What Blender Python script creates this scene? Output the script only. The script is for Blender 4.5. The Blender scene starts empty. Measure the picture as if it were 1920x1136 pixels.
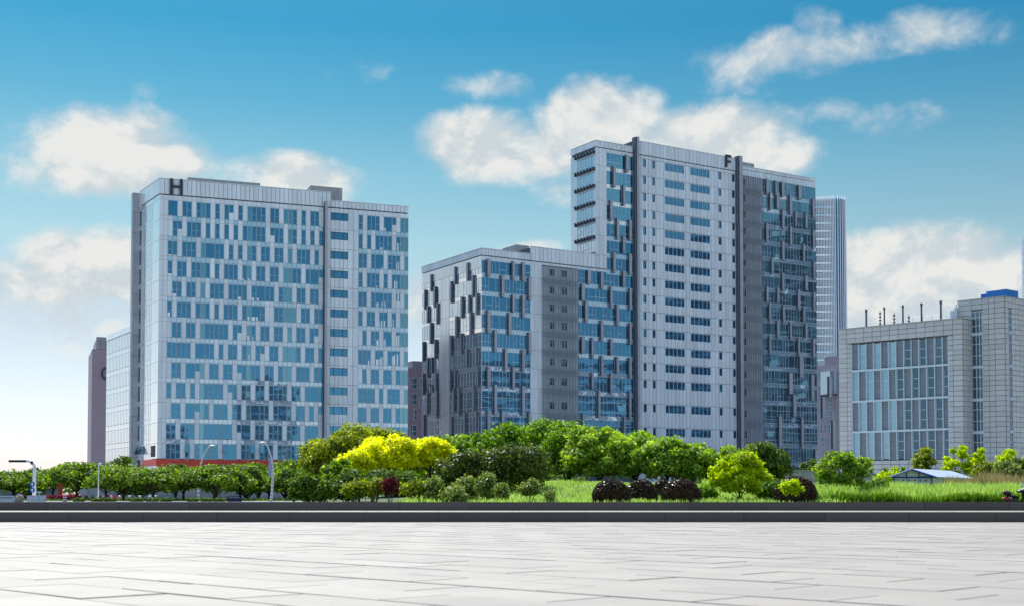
import bpy, bmesh, math, random
import numpy as np
from mathutils import Vector

sc = bpy.context.scene
COL = sc.collection
random.seed(7)
R = math.radians

# ------------------------------------------------------------------ camera
F_PX, PX_W, HOR_V, PITCH = 2435.0, 1920.0, 930.0, R(2.1)
EYE = 1.0
PP_V = HOR_V - F_PX * math.tan(PITCH)
cam = bpy.data.cameras.new('camera')
camo = bpy.data.objects.new('camera', cam)
COL.objects.link(camo)
camo.location = (0, 0, EYE)
camo.rotation_euler = (R(90) + PITCH, 0, 0)
cam.sensor_width = 36
cam.lens = F_PX / PX_W * 36
cam.shift_y = (PP_V - 568) / PX_W
cam.clip_start = 0.2
cam.clip_end = 9000
cam.dof.use_dof = True
cam.dof.focus_distance = 190
cam.dof.aperture_fstop = 2.5
sc.camera = camo


def ray(u, v):
    """viewing direction of a photograph pixel (1920 wide), scaled so that y = 1"""
    dx, dz = (u - 960) / F_PX, (PP_V - v) / F_PX
    y = math.cos(PITCH) - math.sin(PITCH) * dz
    z = math.sin(PITCH) + math.cos(PITCH) * dz
    return dx / y, 1.0, z / y


def at(u, v, Y):
    r = ray(u, v)
    return Vector((r[0] * Y, Y, EYE + r[2] * Y))


# ------------------------------------------------------------------ sky and sun
SUN_AZ, SUN_EL = -24.0, 52.0          # azimuth measured from +Y, negative to the left
wd = bpy.data.worlds.new('World')
sc.world = wd
wd.use_nodes = True
wn, wl = wd.node_tree.nodes, wd.node_tree.links
bg = wn['Background']
bg.inputs[1].default_value = 0.15


def mnode(op, a=None, b=None, c=None, clamp=False):
    n = wn.new('ShaderNodeMath')
    n.operation = op
    n.use_clamp = clamp
    for i, x in enumerate((a, b, c)):
        if x is None:
            continue
        if isinstance(x, (int, float)):
            n.inputs[i].default_value = x
        else:
            wl.new(x, n.inputs[i])
    return n.outputs[0]


sky = wn.new('ShaderNodeTexSky')
sky.sky_type = 'NISHITA'
sky.sun_disc = False
sky.sun_elevation = R(SUN_EL)
sky.sun_rotation = R(SUN_AZ)
sky.dust_density = 0.8
tc = wn.new('ShaderNodeTexCoord')
sep = wn.new('ShaderNodeSeparateXYZ')
wl.new(tc.outputs['Generated'], sep.inputs[0])
el = mnode('MULTIPLY', mnode('ARCSINE', sep.outputs[2]), 180 / math.pi)
az = mnode('MULTIPLY', mnode('ARCTAN2', sep.outputs[0], sep.outputs[1]), 180 / math.pi)
ramp = wn.new('ShaderNodeValToRGB')
wl.new(mnode('DIVIDE', el, 40, clamp=True), ramp.inputs[0])
cr = ramp.color_ramp
TINT = [(0.0, (0.20, 0.215, 0.31)), (0.10, (0.20, 0.20, 0.222)), (0.20, (0.18, 0.177, 0.170)), (0.275, (0.153, 0.19, 0.168)),
        (0.35, (0.108, 0.174, 0.163)), (0.42, (0.056, 0.148, 0.157)), (0.5, (0.026, 0.127, 0.152)), (0.60, (0.035, 0.13, 0.16)), (0.80, (0.24, 0.38, 0.44)), (1.0, (0.5, 0.62, 0.70))]  # sky above the view brightened to fill the shaded facades
while len(cr.elements) < len(TINT):
    cr.elements.new(0.5)
for e, (p, c) in zip(cr.elements, TINT):
    e.position = p
    e.color = (*c, 1)
mul = wn.new('ShaderNodeVectorMath')
mul.operation = 'MULTIPLY'
wl.new(sky.outputs[0], mul.inputs[0])
wl.new(ramp.outputs[0], mul.inputs[1])
mul2 = wn.new('ShaderNodeVectorMath')
mul2.operation = 'SCALE'
wl.new(mul.outputs[0], mul2.inputs[0])
mul2.inputs['Scale'].default_value = 2.0
# clouds: (azimuth, elevation, half width, half height in degrees, weight)
def ae(u, v):
    x, y, z = ray(u, v)
    return math.degrees(math.atan2(x, y)), math.degrees(math.atan2(z, math.hypot(x, y)))
CLOUDS = []
for u, v, a, b, w in [(205, 282, 155, 78, 1.05), (130, 322, 130, 46, .65), (335, 305, 90, 45, .85), (572, 338, 108, 48, .95), (460, 325, 90, 34, .6),
                      (190, 500, 140, 70, 1.05), (100, 530, 120, 55, .7), (215, 590, 230, 90, .5), (20, 320, 60, 40, .4),
                      (1130, 240, 130, 85, 1.15), (905, 275, 125, 65, 1.05), (1330, 265, 170, 68, 1.05), (1010, 290, 230, 55, .9), (1440, 290, 100, 50, .8), (1060, 352, 70, 42, .6),
                      (1470, 108, 170, 46, .72), (1730, 66, 160, 40, .64), (1535, 45, 45, 35, .5), (1600, 95, 130, 35, .6), (1500, 213, 100, 26, .48),
                      (920, 160, 95, 26, .46), (285, 165, 45, 20, .22), (680, 140, 60, 26, .30), (1690, 222, 90, 30, .34),
                      (1700, 500, 230, 72, 1.1), (1850, 520, 130, 60, 1.0), (1650, 570, 260, 80, .8), (1400, 170, 120, 30, .2),
                      (990, 462, 60, 18, .6), (780, 560, 60, 45, .6)]:
    A, E = ae(u, v)
    CLOUDS.append((A, E, a / 42.5, b / 42.5, w))
CLOUDS += [(100, 30, 16, 7, 1), (135, 38, 18, 8, 1), (165, 30, 16, 7, 1), (-165, 26, 16, 7, 1), (-130, 34, 18, 8, .9), (150, 55, 26, 9, .9), (60, 50, 20, 8, .7), (-60, 55, 22, 8, .6), (-170, 60, 30, 9, .8), (95, 62, 25, 8, .7),  # out-of-view clouds added as fill for shaded facades and for glass reflections
           (40, 9, 9, 3, 1), (62, 16, 8, 3, .9), (85, 8, 11, 3.5, 1), (112, 14, 9, 3, .9), (128, 7, 8, 2.5, 1), (145, 18, 10, 3, .8), (170, 9, 12, 3, 1),
           (-38, 12, 8, 3, .8), (-60, 9, 10, 3.5, 1), (-88, 15, 9, 3, .9), (-120, 8, 12, 3, 1), (-150, 13, 10, 4, .9), (75, 34, 14, 5, .7), (-100, 36, 14, 6, .7), (20, 38, 12, 5, .6)]
best = None
for A, E, a, b, w in CLOUDS:
    x = mnode('MULTIPLY', mnode('SUBTRACT', az, A), 1 / a)
    y = mnode('MULTIPLY', mnode('SUBTRACT', el, E), 1 / b)
    d2 = mnode('MULTIPLY_ADD', x, x, mnode('MULTIPLY', y, y))
    g = mnode('MULTIPLY', mnode('SUBTRACT', 1.0, mnode('MULTIPLY', d2, 0.62)), w)
    best = g if best is None else mnode('SMOOTH_MAX', best, g, 0.18)
def noise(scale, detail, rough, off):
    ad = wn.new('ShaderNodeVectorMath')
    ad.operation = 'ADD'
    wl.new(tc.outputs['Generated'], ad.inputs[0])
    ad.inputs[1].default_value = off
    mp = wn.new('ShaderNodeVectorMath')
    mp.operation = 'MULTIPLY'
    wl.new(ad.outputs[0], mp.inputs[0])
    mp.inputs[1].default_value = (1, 1, 1.35)
    n = wn.new('ShaderNodeTexNoise')
    n.inputs['Scale'].default_value = scale
    n.inputs['Detail'].default_value = detail
    n.inputs['Roughness'].default_value = rough
    n.inputs['Distortion'].default_value = 0.25
    wl.new(mp.outputs[0], n.inputs['Vector'])
    return n.outputs[0]
n1 = noise(20, 10, 0.60, (3.1, 0, 1.7))
n2 = noise(20, 10, 0.60, (3.1 - .006, 0, 1.7 + .013))
dens = mnode('ADD', best, mnode('MULTIPLY', mnode('SUBTRACT', n1, 0.5), 1.5))
alpha = wn.new('ShaderNodeMapRange')
alpha.interpolation_type = 'SMOOTHSTEP'
alpha.inputs['From Min'].default_value = 0.12
alpha.inputs['From Max'].default_value = 0.86
alpha.inputs['To Max'].default_value = 0.97
wl.new(dens, alpha.inputs['Value'])
shade = mnode('ADD', mnode('MULTIPLY', mnode('SUBTRACT', n1, n2), 5.0), mnode('MULTIPLY_ADD', best, 0.40, 0.14), clamp=True)
ccr = wn.new('ShaderNodeValToRGB')
wl.new(shade, ccr.inputs[0])
ccr.color_ramp.elements[0].position = .08
ccr.color_ramp.elements[0].color = (2.2, 2.42, 2.55, 1)
ccr.color_ramp.elements[1].position = .85
ccr.color_ramp.elements[1].color = (3.0, 3.0, 2.9, 1)
mix = wn.new('ShaderNodeMix')
mix.data_type = 'RGBA'
wl.new(alpha.outputs[0], mix.inputs['Factor'])
wl.new(mul2.outputs[0], mix.inputs['A'])
wl.new(ccr.outputs[0], mix.inputs['B'])
wl.new(mix.outputs['Result'], bg.inputs[0])

sun = bpy.data.lights.new('sun', 'SUN')
sun.energy = 2.8
sun.angle = R(0.53)
sun.color = (1, .96, .89)
suno = bpy.data.objects.new('sun', sun)
COL.objects.link(suno)
sd = Vector((math.sin(R(SUN_AZ)) * math.cos(R(SUN_EL)), math.cos(R(SUN_AZ)) * math.cos(R(SUN_EL)), math.sin(R(SUN_EL))))
suno.rotation_euler = sd.to_track_quat('Z', 'Y').to_euler()
suno.location = (-120, 120, 220)

sc.view_settings.view_transform = 'Standard'
sc.view_settings.look = 'None'
sc.view_settings.gamma = 1
sc.view_settings.use_curve_mapping = False
sc.view_settings.exposure = 0.9
sc.render.engine = 'CYCLES'
sc.cycles.max_bounces = 6
sc.cycles.transparent_max_bounces = 8
sc.cycles.use_denoising = True

# ------------------------------------------------------------------ materials
def newmat(name):
    m = bpy.data.materials.new(name)
    m.use_nodes = True
    return m, m.node_tree.nodes, m.node_tree.links, m.node_tree.nodes['Principled BSDF']


def solid(name, col, rough=.6, metal=0.0, var=.12, scale=3.0, stretch=(1, 1, 1), bump=0.0, island=0.0, spec=.5):
    """plain material with noise variation, optional per-piece variation"""
    m, n, l, p = newmat(name)
    t = n.new('ShaderNodeTexCoord')
    mp = n.new('ShaderNodeMapping')
    mp.inputs['Scale'].default_value = stretch
    l.new(t.outputs['Object'], mp.inputs[0])
    nz = n.new('ShaderNodeTexNoise')
    nz.inputs['Scale'].default_value = scale
    nz.inputs['Detail'].default_value = 6
    nz.inputs['Roughness'].default_value = .65
    l.new(mp.outputs[0], nz.inputs[0])
    mr = n.new('ShaderNodeMapRange')
    mr.inputs['From Min'].default_value = .3
    mr.inputs['From Max'].default_value = .7
    mr.inputs['To Min'].default_value = 1 - var
    mr.inputs['To Max'].default_value = 1 + var
    l.new(nz.outputs[0], mr.inputs[0])
    fac = mr.outputs[0]
    if island:
        g = n.new('ShaderNodeNewGeometry')
        oi = n.new('ShaderNodeObjectInfo')
        ad = n.new('ShaderNodeMath'); ad.operation = 'ADD'
        l.new(g.outputs['Random Per Island'], ad.inputs[0]); l.new(oi.outputs['Random'], ad.inputs[1])
        fr = n.new('ShaderNodeMath'); fr.operation = 'FRACT'
        l.new(ad.outputs[0], fr.inputs[0])
        m2 = n.new('ShaderNodeMapRange')
        m2.inputs['To Min'].default_value = 1 - island
        m2.inputs['To Max'].default_value = 1 + island
        l.new(fr.outputs[0], m2.inputs[0])
        mm = n.new('ShaderNodeMath'); mm.operation = 'MULTIPLY'
        l.new(fac, mm.inputs[0]); l.new(m2.outputs[0], mm.inputs[1])
        fac = mm.outputs[0]
    vm = n.new('ShaderNodeVectorMath'); vm.operation = 'SCALE'
    vm.inputs[0].default_value = col
    l.new(fac, vm.inputs['Scale'])
    l.new(vm.outputs[0], p.inputs['Base Color'])
    p.inputs['Roughness'].default_value = rough
    p.inputs['Metallic'].default_value = metal
    p.inputs['Specular IOR Level'].default_value = spec
    if bump:
        b = n.new('ShaderNodeBump')
        b.inputs['Strength'].default_value = bump
        b.inputs['Distance'].default_value = .05
        l.new(nz.outputs[0], b.inputs['Height'])
        l.new(b.outputs[0], p.inputs['Normal'])
    return m


def glassmat(name, base, gloss, refl, var=.35, wav=.012):
    """coated facade glass: dark tinted body under a strong mirror layer, slightly wavy, each pane a little different"""
    m, n, l, p = newmat(name)
    p.inputs['Roughness'].default_value = .35
    g = n.new('ShaderNodeNewGeometry')
    mr = n.new('ShaderNodeMapRange')
    mr.inputs['To Min'].default_value = 1 - var
    mr.inputs['To Max'].default_value = 1 + var
    l.new(g.outputs['Random Per Island'], mr.inputs[0])
    vm = n.new('ShaderNodeVectorMath'); vm.operation = 'SCALE'
    vm.inputs[0].default_value = base
    l.new(mr.outputs[0], vm.inputs['Scale'])
    l.new(vm.outputs[0], p.inputs['Base Color'])
    gl = n.new('ShaderNodeBsdfGlossy')
    gl.inputs['Color'].default_value = (*gloss, 1)
    gl.inputs['Roughness'].default_value = .02
    t = n.new('ShaderNodeTexCoord')
    nz = n.new('ShaderNodeTexNoise')
    nz.inputs['Scale'].default_value = .35
    nz.inputs['Detail'].default_value = 1.5
    l.new(t.outputs['Object'], nz.inputs[0])
    b = n.new('ShaderNodeBump')
    b.inputs['Strength'].default_value = 1
    b.inputs['Distance'].default_value = wav
    l.new(nz.outputs[0], b.inputs['Height'])
    l.new(b.outputs[0], gl.inputs['Normal'])
    lw = n.new('ShaderNodeLayerWeight')
    lw.inputs['Blend'].default_value = .25
    ma = n.new('ShaderNodeMapRange')
    ma.inputs['To Min'].default_value = refl
    ma.inputs['To Max'].default_value = min(1, refl + .45)
    l.new(lw.outputs['Fresnel'], ma.inputs[0])
    mx = n.new('ShaderNodeMixShader')
    l.new(ma.outputs[0], mx.inputs[0])
    l.new(p.outputs[0], mx.inputs[1])
    l.new(gl.outputs[0], mx.inputs[2])
    l.new(mx.outputs[0], n['Material Output'].inputs['Surface'])
    return m


def leafmat(name, col, col2, trans=.45, gloss=.4):
    m, n, l, p = newmat(name)
    g = n.new('ShaderNodeNewGeometry')
    t = n.new('ShaderNodeTexCoord')
    nz = n.new('ShaderNodeTexNoise')
    nz.inputs['Scale'].default_value = .55
    nz.inputs['Detail'].default_value = 3
    l.new(t.outputs['Object'], nz.inputs[0])
    ad = n.new('ShaderNodeMath'); ad.operation = 'MULTIPLY_ADD'
    l.new(nz.outputs[0], ad.inputs[0]); ad.inputs[1].default_value = 1.6
    ad.inputs[2].default_value = -.8
    a2 = n.new('ShaderNodeMath'); a2.operation = 'ADD'; a2.use_clamp = True
    l.new(ad.outputs[0], a2.inputs[0]); l.new(g.outputs['Random Per Island'], a2.inputs[1])
    mx = n.new('ShaderNodeMix'); mx.data_type = 'RGBA'
    mx.inputs['A'].default_value = (*col, 1); mx.inputs['B'].default_value = (*col2, 1)
    l.new(a2.outputs[0], mx.inputs['Factor'])
    l.new(mx.outputs['Result'], p.inputs['Base Color'])
    p.inputs['Roughness'].default_value = gloss
    p.inputs['Specular IOR Level'].default_value = .22
    tr = n.new('ShaderNodeBsdfTranslucent')
    hs = n.new('ShaderNodeHueSaturation')
    hs.inputs['Saturation'].default_value = 1.15
    hs.inputs['Value'].default_value = 1.5
    l.new(mx.outputs['Result'], hs.inputs['Color'])
    l.new(hs.outputs[0], tr.inputs[0])
    ms = n.new('ShaderNodeMixShader')
    ms.inputs[0].default_value = trans
    l.new(p.outputs[0], ms.inputs[1]); l.new(tr.outputs[0], ms.inputs[2])
    l.new(ms.outputs[0], n['Material Output'].inputs['Surface'])
    return m


M = {}
M['clad'] = solid('aluminium_cladding', (.69, .735, .765), .42, .2, .13, .6, (1, 1, .10), island=.06)
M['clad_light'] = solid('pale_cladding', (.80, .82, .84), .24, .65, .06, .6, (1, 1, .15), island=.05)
M['seam'] = solid('joint_backing', (.07, .085, .11), .7)
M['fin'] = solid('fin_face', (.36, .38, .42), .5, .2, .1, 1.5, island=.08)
M['fin_shade_dark'] = solid('fin_side_shade_dark', (.085, .098, .125), .5)  # dark grey; on fin sides the colour stands in for their shade
M['mullion'] = solid('window_bar', (.58, .66, .72), .4, .4, .05)
M['mullion_dark'] = solid('dark_window_bar', (.08, .10, .13), .4, .2)
M['glass'] = glassmat('blue_glass', (.003, .038, .085), (.15, .52, .80), .44)
M['glass_sky'] = glassmat('sky_mirror_glass', (.02, .09, .13), (.50, .80, .95), .62, .3)
M['glass_shade'] = glassmat('shade_glass', (.035, .095, .12), (.32, .62, .80), .40, .8)
M['sky_glimpse'] = solid('sky_glimpse', (.92, .93, .94), .25, .3, .02)  # pale board colour imitating sky light seen through panes
M['glass_side'] = glassmat('mirror_glass', (.03, .07, .10), (.82, .93, 1), .74, .2)
M['glass_dark'] = glassmat('deep_glass', (.006, .02, .035), (.30, .52, .68), .28)
M['glass_teal'] = glassmat('teal_glass', (.012, .11, .16), (.38, .76, .90), .42)
M['spandrel'] = glassmat('spandrel_glass', (.30, .44, .55), (.85, .94, 1), .50, .12, .02)
M['spandrel_grey'] = glassmat('grey_spandrel', (.14, .19, .24), (.7, .82, .95), .28, .15, .02)
M['clad_glare'] = solid('glare_panel', (.95, .96, .97), .14, .9, .03, .6, (1, 1, .1), island=.03)  # whitened side-wall copy; the sky's glare is put into its colour
M['glare'] = glassmat('glare_glass', (.62, .66, .70), (1, 1, 1), .86, .08, .01)  # pale glass; sky glare is put into its body colour
M['louver'] = solid('louvre_grey', (.24, .28, .32), .55, .2, .1, 2, island=.06)
M['screen_back'] = solid('screen_backing', (.40, .44, .48), .6)
M['letter'] = solid('sign_letter', (.03, .035, .05), .5)
M['red'] = solid('red_fascia', (.62, .06, .04), .5, 0, .1, .3)
M['mauve'] = solid('mauve_stone', (.27, .21, .24), .6, 0, .1, 1, island=.04)
M['mauve_haze'] = solid('hazed_mauve_stone', (.42, .38, .44), .6, 0, .08, 1, island=.04)  # distance haze put into a paler stone colour
M['mauve_light'] = solid('mauve_parapet', (.26, .25, .27), .6, 0, .08, 1)
M['stone'] = solid('grey_stone', (.53, .525, .51), .65, 0, .06, 2.5, island=.08)
M['stone_joint'] = solid('stone_joint', (.17, .175, .18), .8)
M['concrete'] = solid('roof_concrete', (.42, .42, .41), .8, 0, .15, .8, bump=.2)
M['granite'] = solid('dark_granite', (.082, .076, .073), .6, 0, .30, 22, island=.12, bump=.15)
M['tile'] = solid('plaza_stone', (.355, .300, .236), .6, 0, .11, .7, island=.06, bump=.06)
M['joint'] = solid('plaza_joint', (.27, .25, .22), .9, 0, .35, 2)
M['paved'] = solid('pale_paving', (.46, .46, .45), .85, 0, .12, .15)
M['soil'] = solid('ground_soil', (.07, .10, .03), .9, 0, .4, .12, bump=.4)
M['path'] = solid('pale_path', (.55, .54, .52), .8, 0, .1, .4)
M['asphalt'] = solid('asphalt', (.05, .05, .052), .9, 0, .2, 1)
M['white'] = solid('white_paint', (.8, .8, .8), .4, 0, .04)
M['hazewhite'] = solid('pale_metal', (.62, .68, .76), .4, .4, .05)
M['blue'] = solid('blue_sheet', (.015, .17, .52), .5, 0, .1)
M['sign_blue'] = solid('sign_blue', (.01, .10, .42), .5)
M['sign_green'] = solid('sign_green', (.01, .16, .10), .5)
M['banner'] = solid('banner_cloth', (.40, .46, .72), .8)
M['navy'] = solid('navy_board', (.01, .02, .07), .5)
M['black'] = solid('black_rubber', (.012, .012, .014), .35)
M['redplastic'] = solid('red_plastic', (.38, .02, .03), .25)
M['roofwhite'] = solid('white_roof_sheet', (.62, .68, .75), .4, .1, .05)
M['bark'] = solid('bark', (.06, .045, .03), .9, 0, .3, 6)
M['bark_pale'] = solid('pale_bark', (.16, .13, .10), .9, 0, .3, 6)
M['wall_grey'] = solid('shade_dark_wall', (.20, .22, .24), .8, 0, .2, .6)  # left terrace walls; grey darkened so the colour stands in for shade there
M['rock'] = solid('rock', (.40, .36, .28), .9, 0, .25, 2, bump=.4)
M['tower_bars'] = solid('tower_bars', (.82, .84, .86), .35, .2, .03)


# ------------------------------------------------------------------ building blocks
class Face:
    """a vertical plane: origin, horizontal direction, outward normal (towards the camera)"""
    def __init__(s, O, D):
        s.O = Vector((O[0], O[1]))
        s.D = Vector((D[0], D[1])).normalized()
        n = Vector((s.D.y, -s.D.x))
        if n.dot(-s.O) < 0:
            n = -n
        s.N = n

    def pt(s, a, z, d=0.0):
        p = s.O + s.D * a + s.N * d
        return (p.x, p.y, z)

    def hit(s, u, v):
        r = ray(u, v)
        # t*r.xy = O + D a
        det = r[0] * -s.D.y + s.D.x * 1.0
        t = (s.O.x * -s.D.y + s.D.x * s.O.y) / det
        p = Vector((r[0] * t, t)) - s.O
        return p.dot(s.D), EYE + r[2] * t

    def s_of(s, u, v=600):
        return s.hit(u, v)[0]

    def z_of(s, u, v):
        return s.hit(u, v)[1]


class MB:
    def __init__(s):
        s.v, s.f, s.m = [], [], []

    def box(s, F, a0, a1, z0, z1, d0, d1, mat=0, smat=None):
        if a1 < a0: a0, a1 = a1, a0
        if z1 < z0: z0, z1 = z1, z0
        b = len(s.v)
        for d in (d0, d1):
            s.v += [F.pt(a0, z0, d), F.pt(a1, z0, d), F.pt(a1, z1, d), F.pt(a0, z1, d)]
        flip = F.D.x * F.N.y - F.D.y * F.N.x > 0      # orientation of (D,N)
        fs = [(4, 5, 6, 7), (3, 2, 1, 0), (0, 4, 7, 3), (5, 1, 2, 6), (7, 6, 2, 3), (0, 1, 5, 4)]
        for k, q in enumerate(fs):
            q = tuple(b + i for i in q)
            s.f.append(q[::-1] if flip else q)
            s.m.append(smat if (smat is not None and k in (2, 3, 5)) else mat)

    def bar(s, p, q, r0, r1=None, n=6, mat=0):
        r1 = r0 if r1 is None else r1
        p, q = Vector(p), Vector(q)
        d = (q - p).normalized()
        x = d.orthogonal().normalized()
        y = d.cross(x)
        b = len(s.v)
        for c, r in ((p, r0), (q, r1)):
            for i in range(n):
                t = 2 * math.pi * i / n
                s.v.append(tuple(c + (x * math.cos(t) + y * math.sin(t)) * r))
        for i in range(n):
            j = (i + 1) % n
            s.f.append((b + i, b + j, b + n + j, b + n + i)); s.m.append(mat)
        s.f.append(tuple(b + i for i in reversed(range(n)))); s.m.append(mat)
        s.f.append(tuple(b + n + i for i in range(n))); s.m.append(mat)

    def ball(s, c, r, sc3=(1, 1, 1), nu=10, nv=7, mat=0):
        b = len(s.v)
        for j in range(nv + 1):
            th = math.pi * j / nv
            for i in range(nu):
                ph = 2 * math.pi * i / nu
                s.v.append((c[0] + r * sc3[0] * math.sin(th) * math.cos(ph), c[1] + r * sc3[1] * math.sin(th) * math.sin(ph), c[2] + r * sc3[2] * math.cos(th)))
        for j in range(nv):
            for i in range(nu):
                k = (i + 1) % nu
                s.f.append((b + j * nu + i, b + (j + 1) * nu + i, b + (j + 1) * nu + k, b + j * nu + k)); s.m.append(mat)

    def build(s, name, mats, parent=None, kind=None, smooth=False, label=None):
        me = bpy.data.meshes.new(name)
        off = parent_loc(parent)
        vs = [(x - off[0], y - off[1], z - off[2]) for x, y, z in s.v]
        me.from_pydata(vs, [], s.f)
        if not isinstance(mats, (list, tuple)):
            mats = [mats]
        for m in mats:
            me.materials.append(m)
        if len(mats) > 1:
            me.polygons.foreach_set('material_index', s.m)
        if smooth:
            me.polygons.foreach_set('use_smooth', [True] * len(s.f))
        me.update()
        o = bpy.data.objects.new(name, me)
        COL.objects.link(o)
        if parent:
            o.parent = parent
        if kind:
            o['kind'] = kind
        if label:
            o['label'] = label
        return o


def parent_loc(p):
    off = Vector((0, 0, 0))
    while p is not None:
        off += p.location
        p = p.parent
    return off


def tag(o, label, cat, group=None, kind=None):
    o['label'] = label
    o['category'] = cat
    if group: o['group'] = group
    if kind: o['kind'] = kind
    return o


def thing(name, label, cat, loc, group=None):
    o = bpy.data.objects.new(name, None)
    COL.objects.link(o)
    o.location = loc
    o.empty_display_size = 1
    return tag(o, label, cat, group)


def prism(name, poly, z0, z1, mat, parent=None, kind=None):
    """closed footprint extruded; poly listed counter-clockwise"""
    a = sum(poly[i][0] * poly[(i + 1) % len(poly)][1] - poly[(i + 1) % len(poly)][0] * poly[i][1] for i in range(len(poly)))
    if a < 0:
        poly = poly[::-1]
    n = len(poly)
    mb = MB()
    mb.v = [(x, y, z0) for x, y in poly] + [(x, y, z1) for x, y in poly]
    mb.f = [tuple(range(n, 2 * n)), tuple(range(n - 1, -1, -1))] + [(i, (i + 1) % n, n + (i + 1) % n, n + i) for i in range(n)]
    mb.m = [0] * len(mb.f)
    return mb.build(name, mat, parent, kind)


def subtract(rect, holes):
    out = [rect]
    for h in holes:
        nxt = []
        for r in out:
            a0, a1, z0, z1 = r
            if h[0] >= a1 - 1e-4 or h[1] <= a0 + 1e-4 or h[2] >= z1 - 1e-4 or h[3] <= z0 + 1e-4:
                nxt.append(r); continue
            if h[3] < z1 - .02: nxt.append((a0, a1, h[3], z1))
            if h[2] > z0 + .02: nxt.append((a0, a1, z0, h[2]))
            m0, m1 = max(z0, h[2]), min(z1, h[3])
            if h[0] > a0 + .02: nxt.append((a0, h[0], m0, m1))
            if h[1] < a1 - .02: nxt.append((h[1], a1, m0, m1))
        out = nxt
    return out


def cladding(F, A, Z, holes, mb, gap=.05, gapz=None, d0=-.28, d1=0.0, mat=0):
    gapz = gap if gapz is None else gapz
    for i in range(len(A) - 1):
        hs = [h for h in holes if h[0] < A[i + 1] and h[1] > A[i]]
        for j in range(len(Z) - 1):
            for r in subtract((A[i] + gap / 2, A[i + 1] - gap / 2, Z[j] + gapz / 2, Z[j + 1] - gapz / 2), hs):
                mb.box(F, *r, d0, d1, mat)


def linsp(a, b, n):
    return [a + (b - a) * i / n for i in range(n + 1)]


def window(F, a0, a1, z0, z1, parent, cols=(), rows=(), glass=None, frame=None, dep=-.16, bw=.05, name='window'):
    """framed window: bars as the window part, panes as its glass child"""
    g, f = MB(), MB()
    cs = [a0] + list(cols) + [a1]
    rs = [z0] + list(rows) + [z1]
    f.box(F, a0, a1, z1 - bw, z1, dep - .05, -.02)
    f.box(F, a0, a1, z0, z0 + bw, dep - .05, -.02)
    for c in cs:
        f.box(F, max(a0, c - bw / 2), min(a1, c + bw / 2 + (bw / 2 if c == a0 else 0)), z0 + bw, z1 - bw, dep - .05, -.024)
    for r in rows:
        f.box(F, a0 + bw / 2, a1 - bw / 2, r - bw / 2, r + bw / 2, dep - .048, -.03)
    for i in range(len(cs) - 1):
        for j in range(len(rs) - 1):
            g.box(F, cs[i] + .01, cs[i + 1] - .01, rs[j] + .01, rs[j + 1] - .01, dep - .02, dep)
    o = f.build(name, frame or M['mullion'], parent)
    g.build('glass', glass or M['glass'], o)
    return o


def u_of(p):
    x, y, z = p[0], p[1], p[2] - EYE
    f = math.cos(PITCH) * y + math.sin(PITCH) * z
    return 960 + F_PX * x / f


def d_for_u(F, a, z, u):
    """how far a piece must stand out of face F at (a, z) to reach column u"""
    lo, hi = -30.0, 30.0
    s0 = u_of(F.pt(a, z, hi)) > u_of(F.pt(a, z, lo))
    for _ in range(50):
        m = (lo + hi) / 2
        if (u_of(F.pt(a, z, m)) > u) == s0: hi = m
        else: lo = m
    return lo


GZ = 0.6      # level of the ground beyond the ledges


def empty_at(name, label, cat, F, a, group=None):
    p = F.pt(a, GZ, 0)
    return thing(name, label, cat, p, group)


# ================================================================== letter H office block
FH = Face(at(300, 334, 250)[:2], ray(7480, 930)[:2])
FHL = Face(FH.O, ray(-550, 930)[:2])
HB = empty_at('office_building', 'wide grey office block with letter H on its parapet and a red foot band', 'building', FH, 0)
hW = FH.s_of(766, 420)
zt = FH.z_of(300, 334)
zpar = FH.z_of(300, 364.3)
zt2 = FH.z_of(766, 387.5)
zpar2 = FH.z_of(766, 401)
w1 = FH.z_of(316, 375.6)
hp = (FH.z_of(303, 365 + 398 / 8.74) - FH.z_of(303, 365 + 1060 / 8.74)) / 2
whh = hp * .755
sA = FH.s_of(315.4, 375)
sB = FH.s_of(606.8, 395)
cw = (sB - sA) / 34
sF = FH.s_of(607.5, 400)          # projecting vertical fin
sG = FH.s_of(672.6, 400)
cw2 = (FH.s_of(766.1, 410) - sG) / 12
sS0, sS1 = FH.s_of(620.2, 405), FH.s_of(652.7, 405)
sStep = FH.s_of(620, 375)
zb_red1, zb_red0 = FH.z_of(300, 859), FH.z_of(300, 876)
hL = FHL.s_of(262, 361)
inset = .3
def foot(F, FLt, W, L, back=None):
    o = F.O + F.D * inset + FLt.D * inset
    return [tuple(o), tuple(F.O + F.D * (W - .02) + FLt.D * inset), tuple(F.O + F.D * (W - .02) + FLt.D * L), tuple(F.O + F.D * inset + FLt.D * L)]
prism('wall', foot(FH, FHL, sStep, hL), GZ - .5, zt - .3, M['seam'], HB)
o2 = FH.O + FH.D * sStep + FHL.D * inset
prism('wall', [tuple(o2), tuple(FH.O + FH.D * (hW - .02) + FHL.D * inset), tuple(FH.O + FH.D * (hW - .02) + FHL.D * hL), tuple(FH.O + FH.D * sStep + FHL.D * hL)],
      GZ - .5, zt2 - .3, M['seam'], HB)

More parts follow.
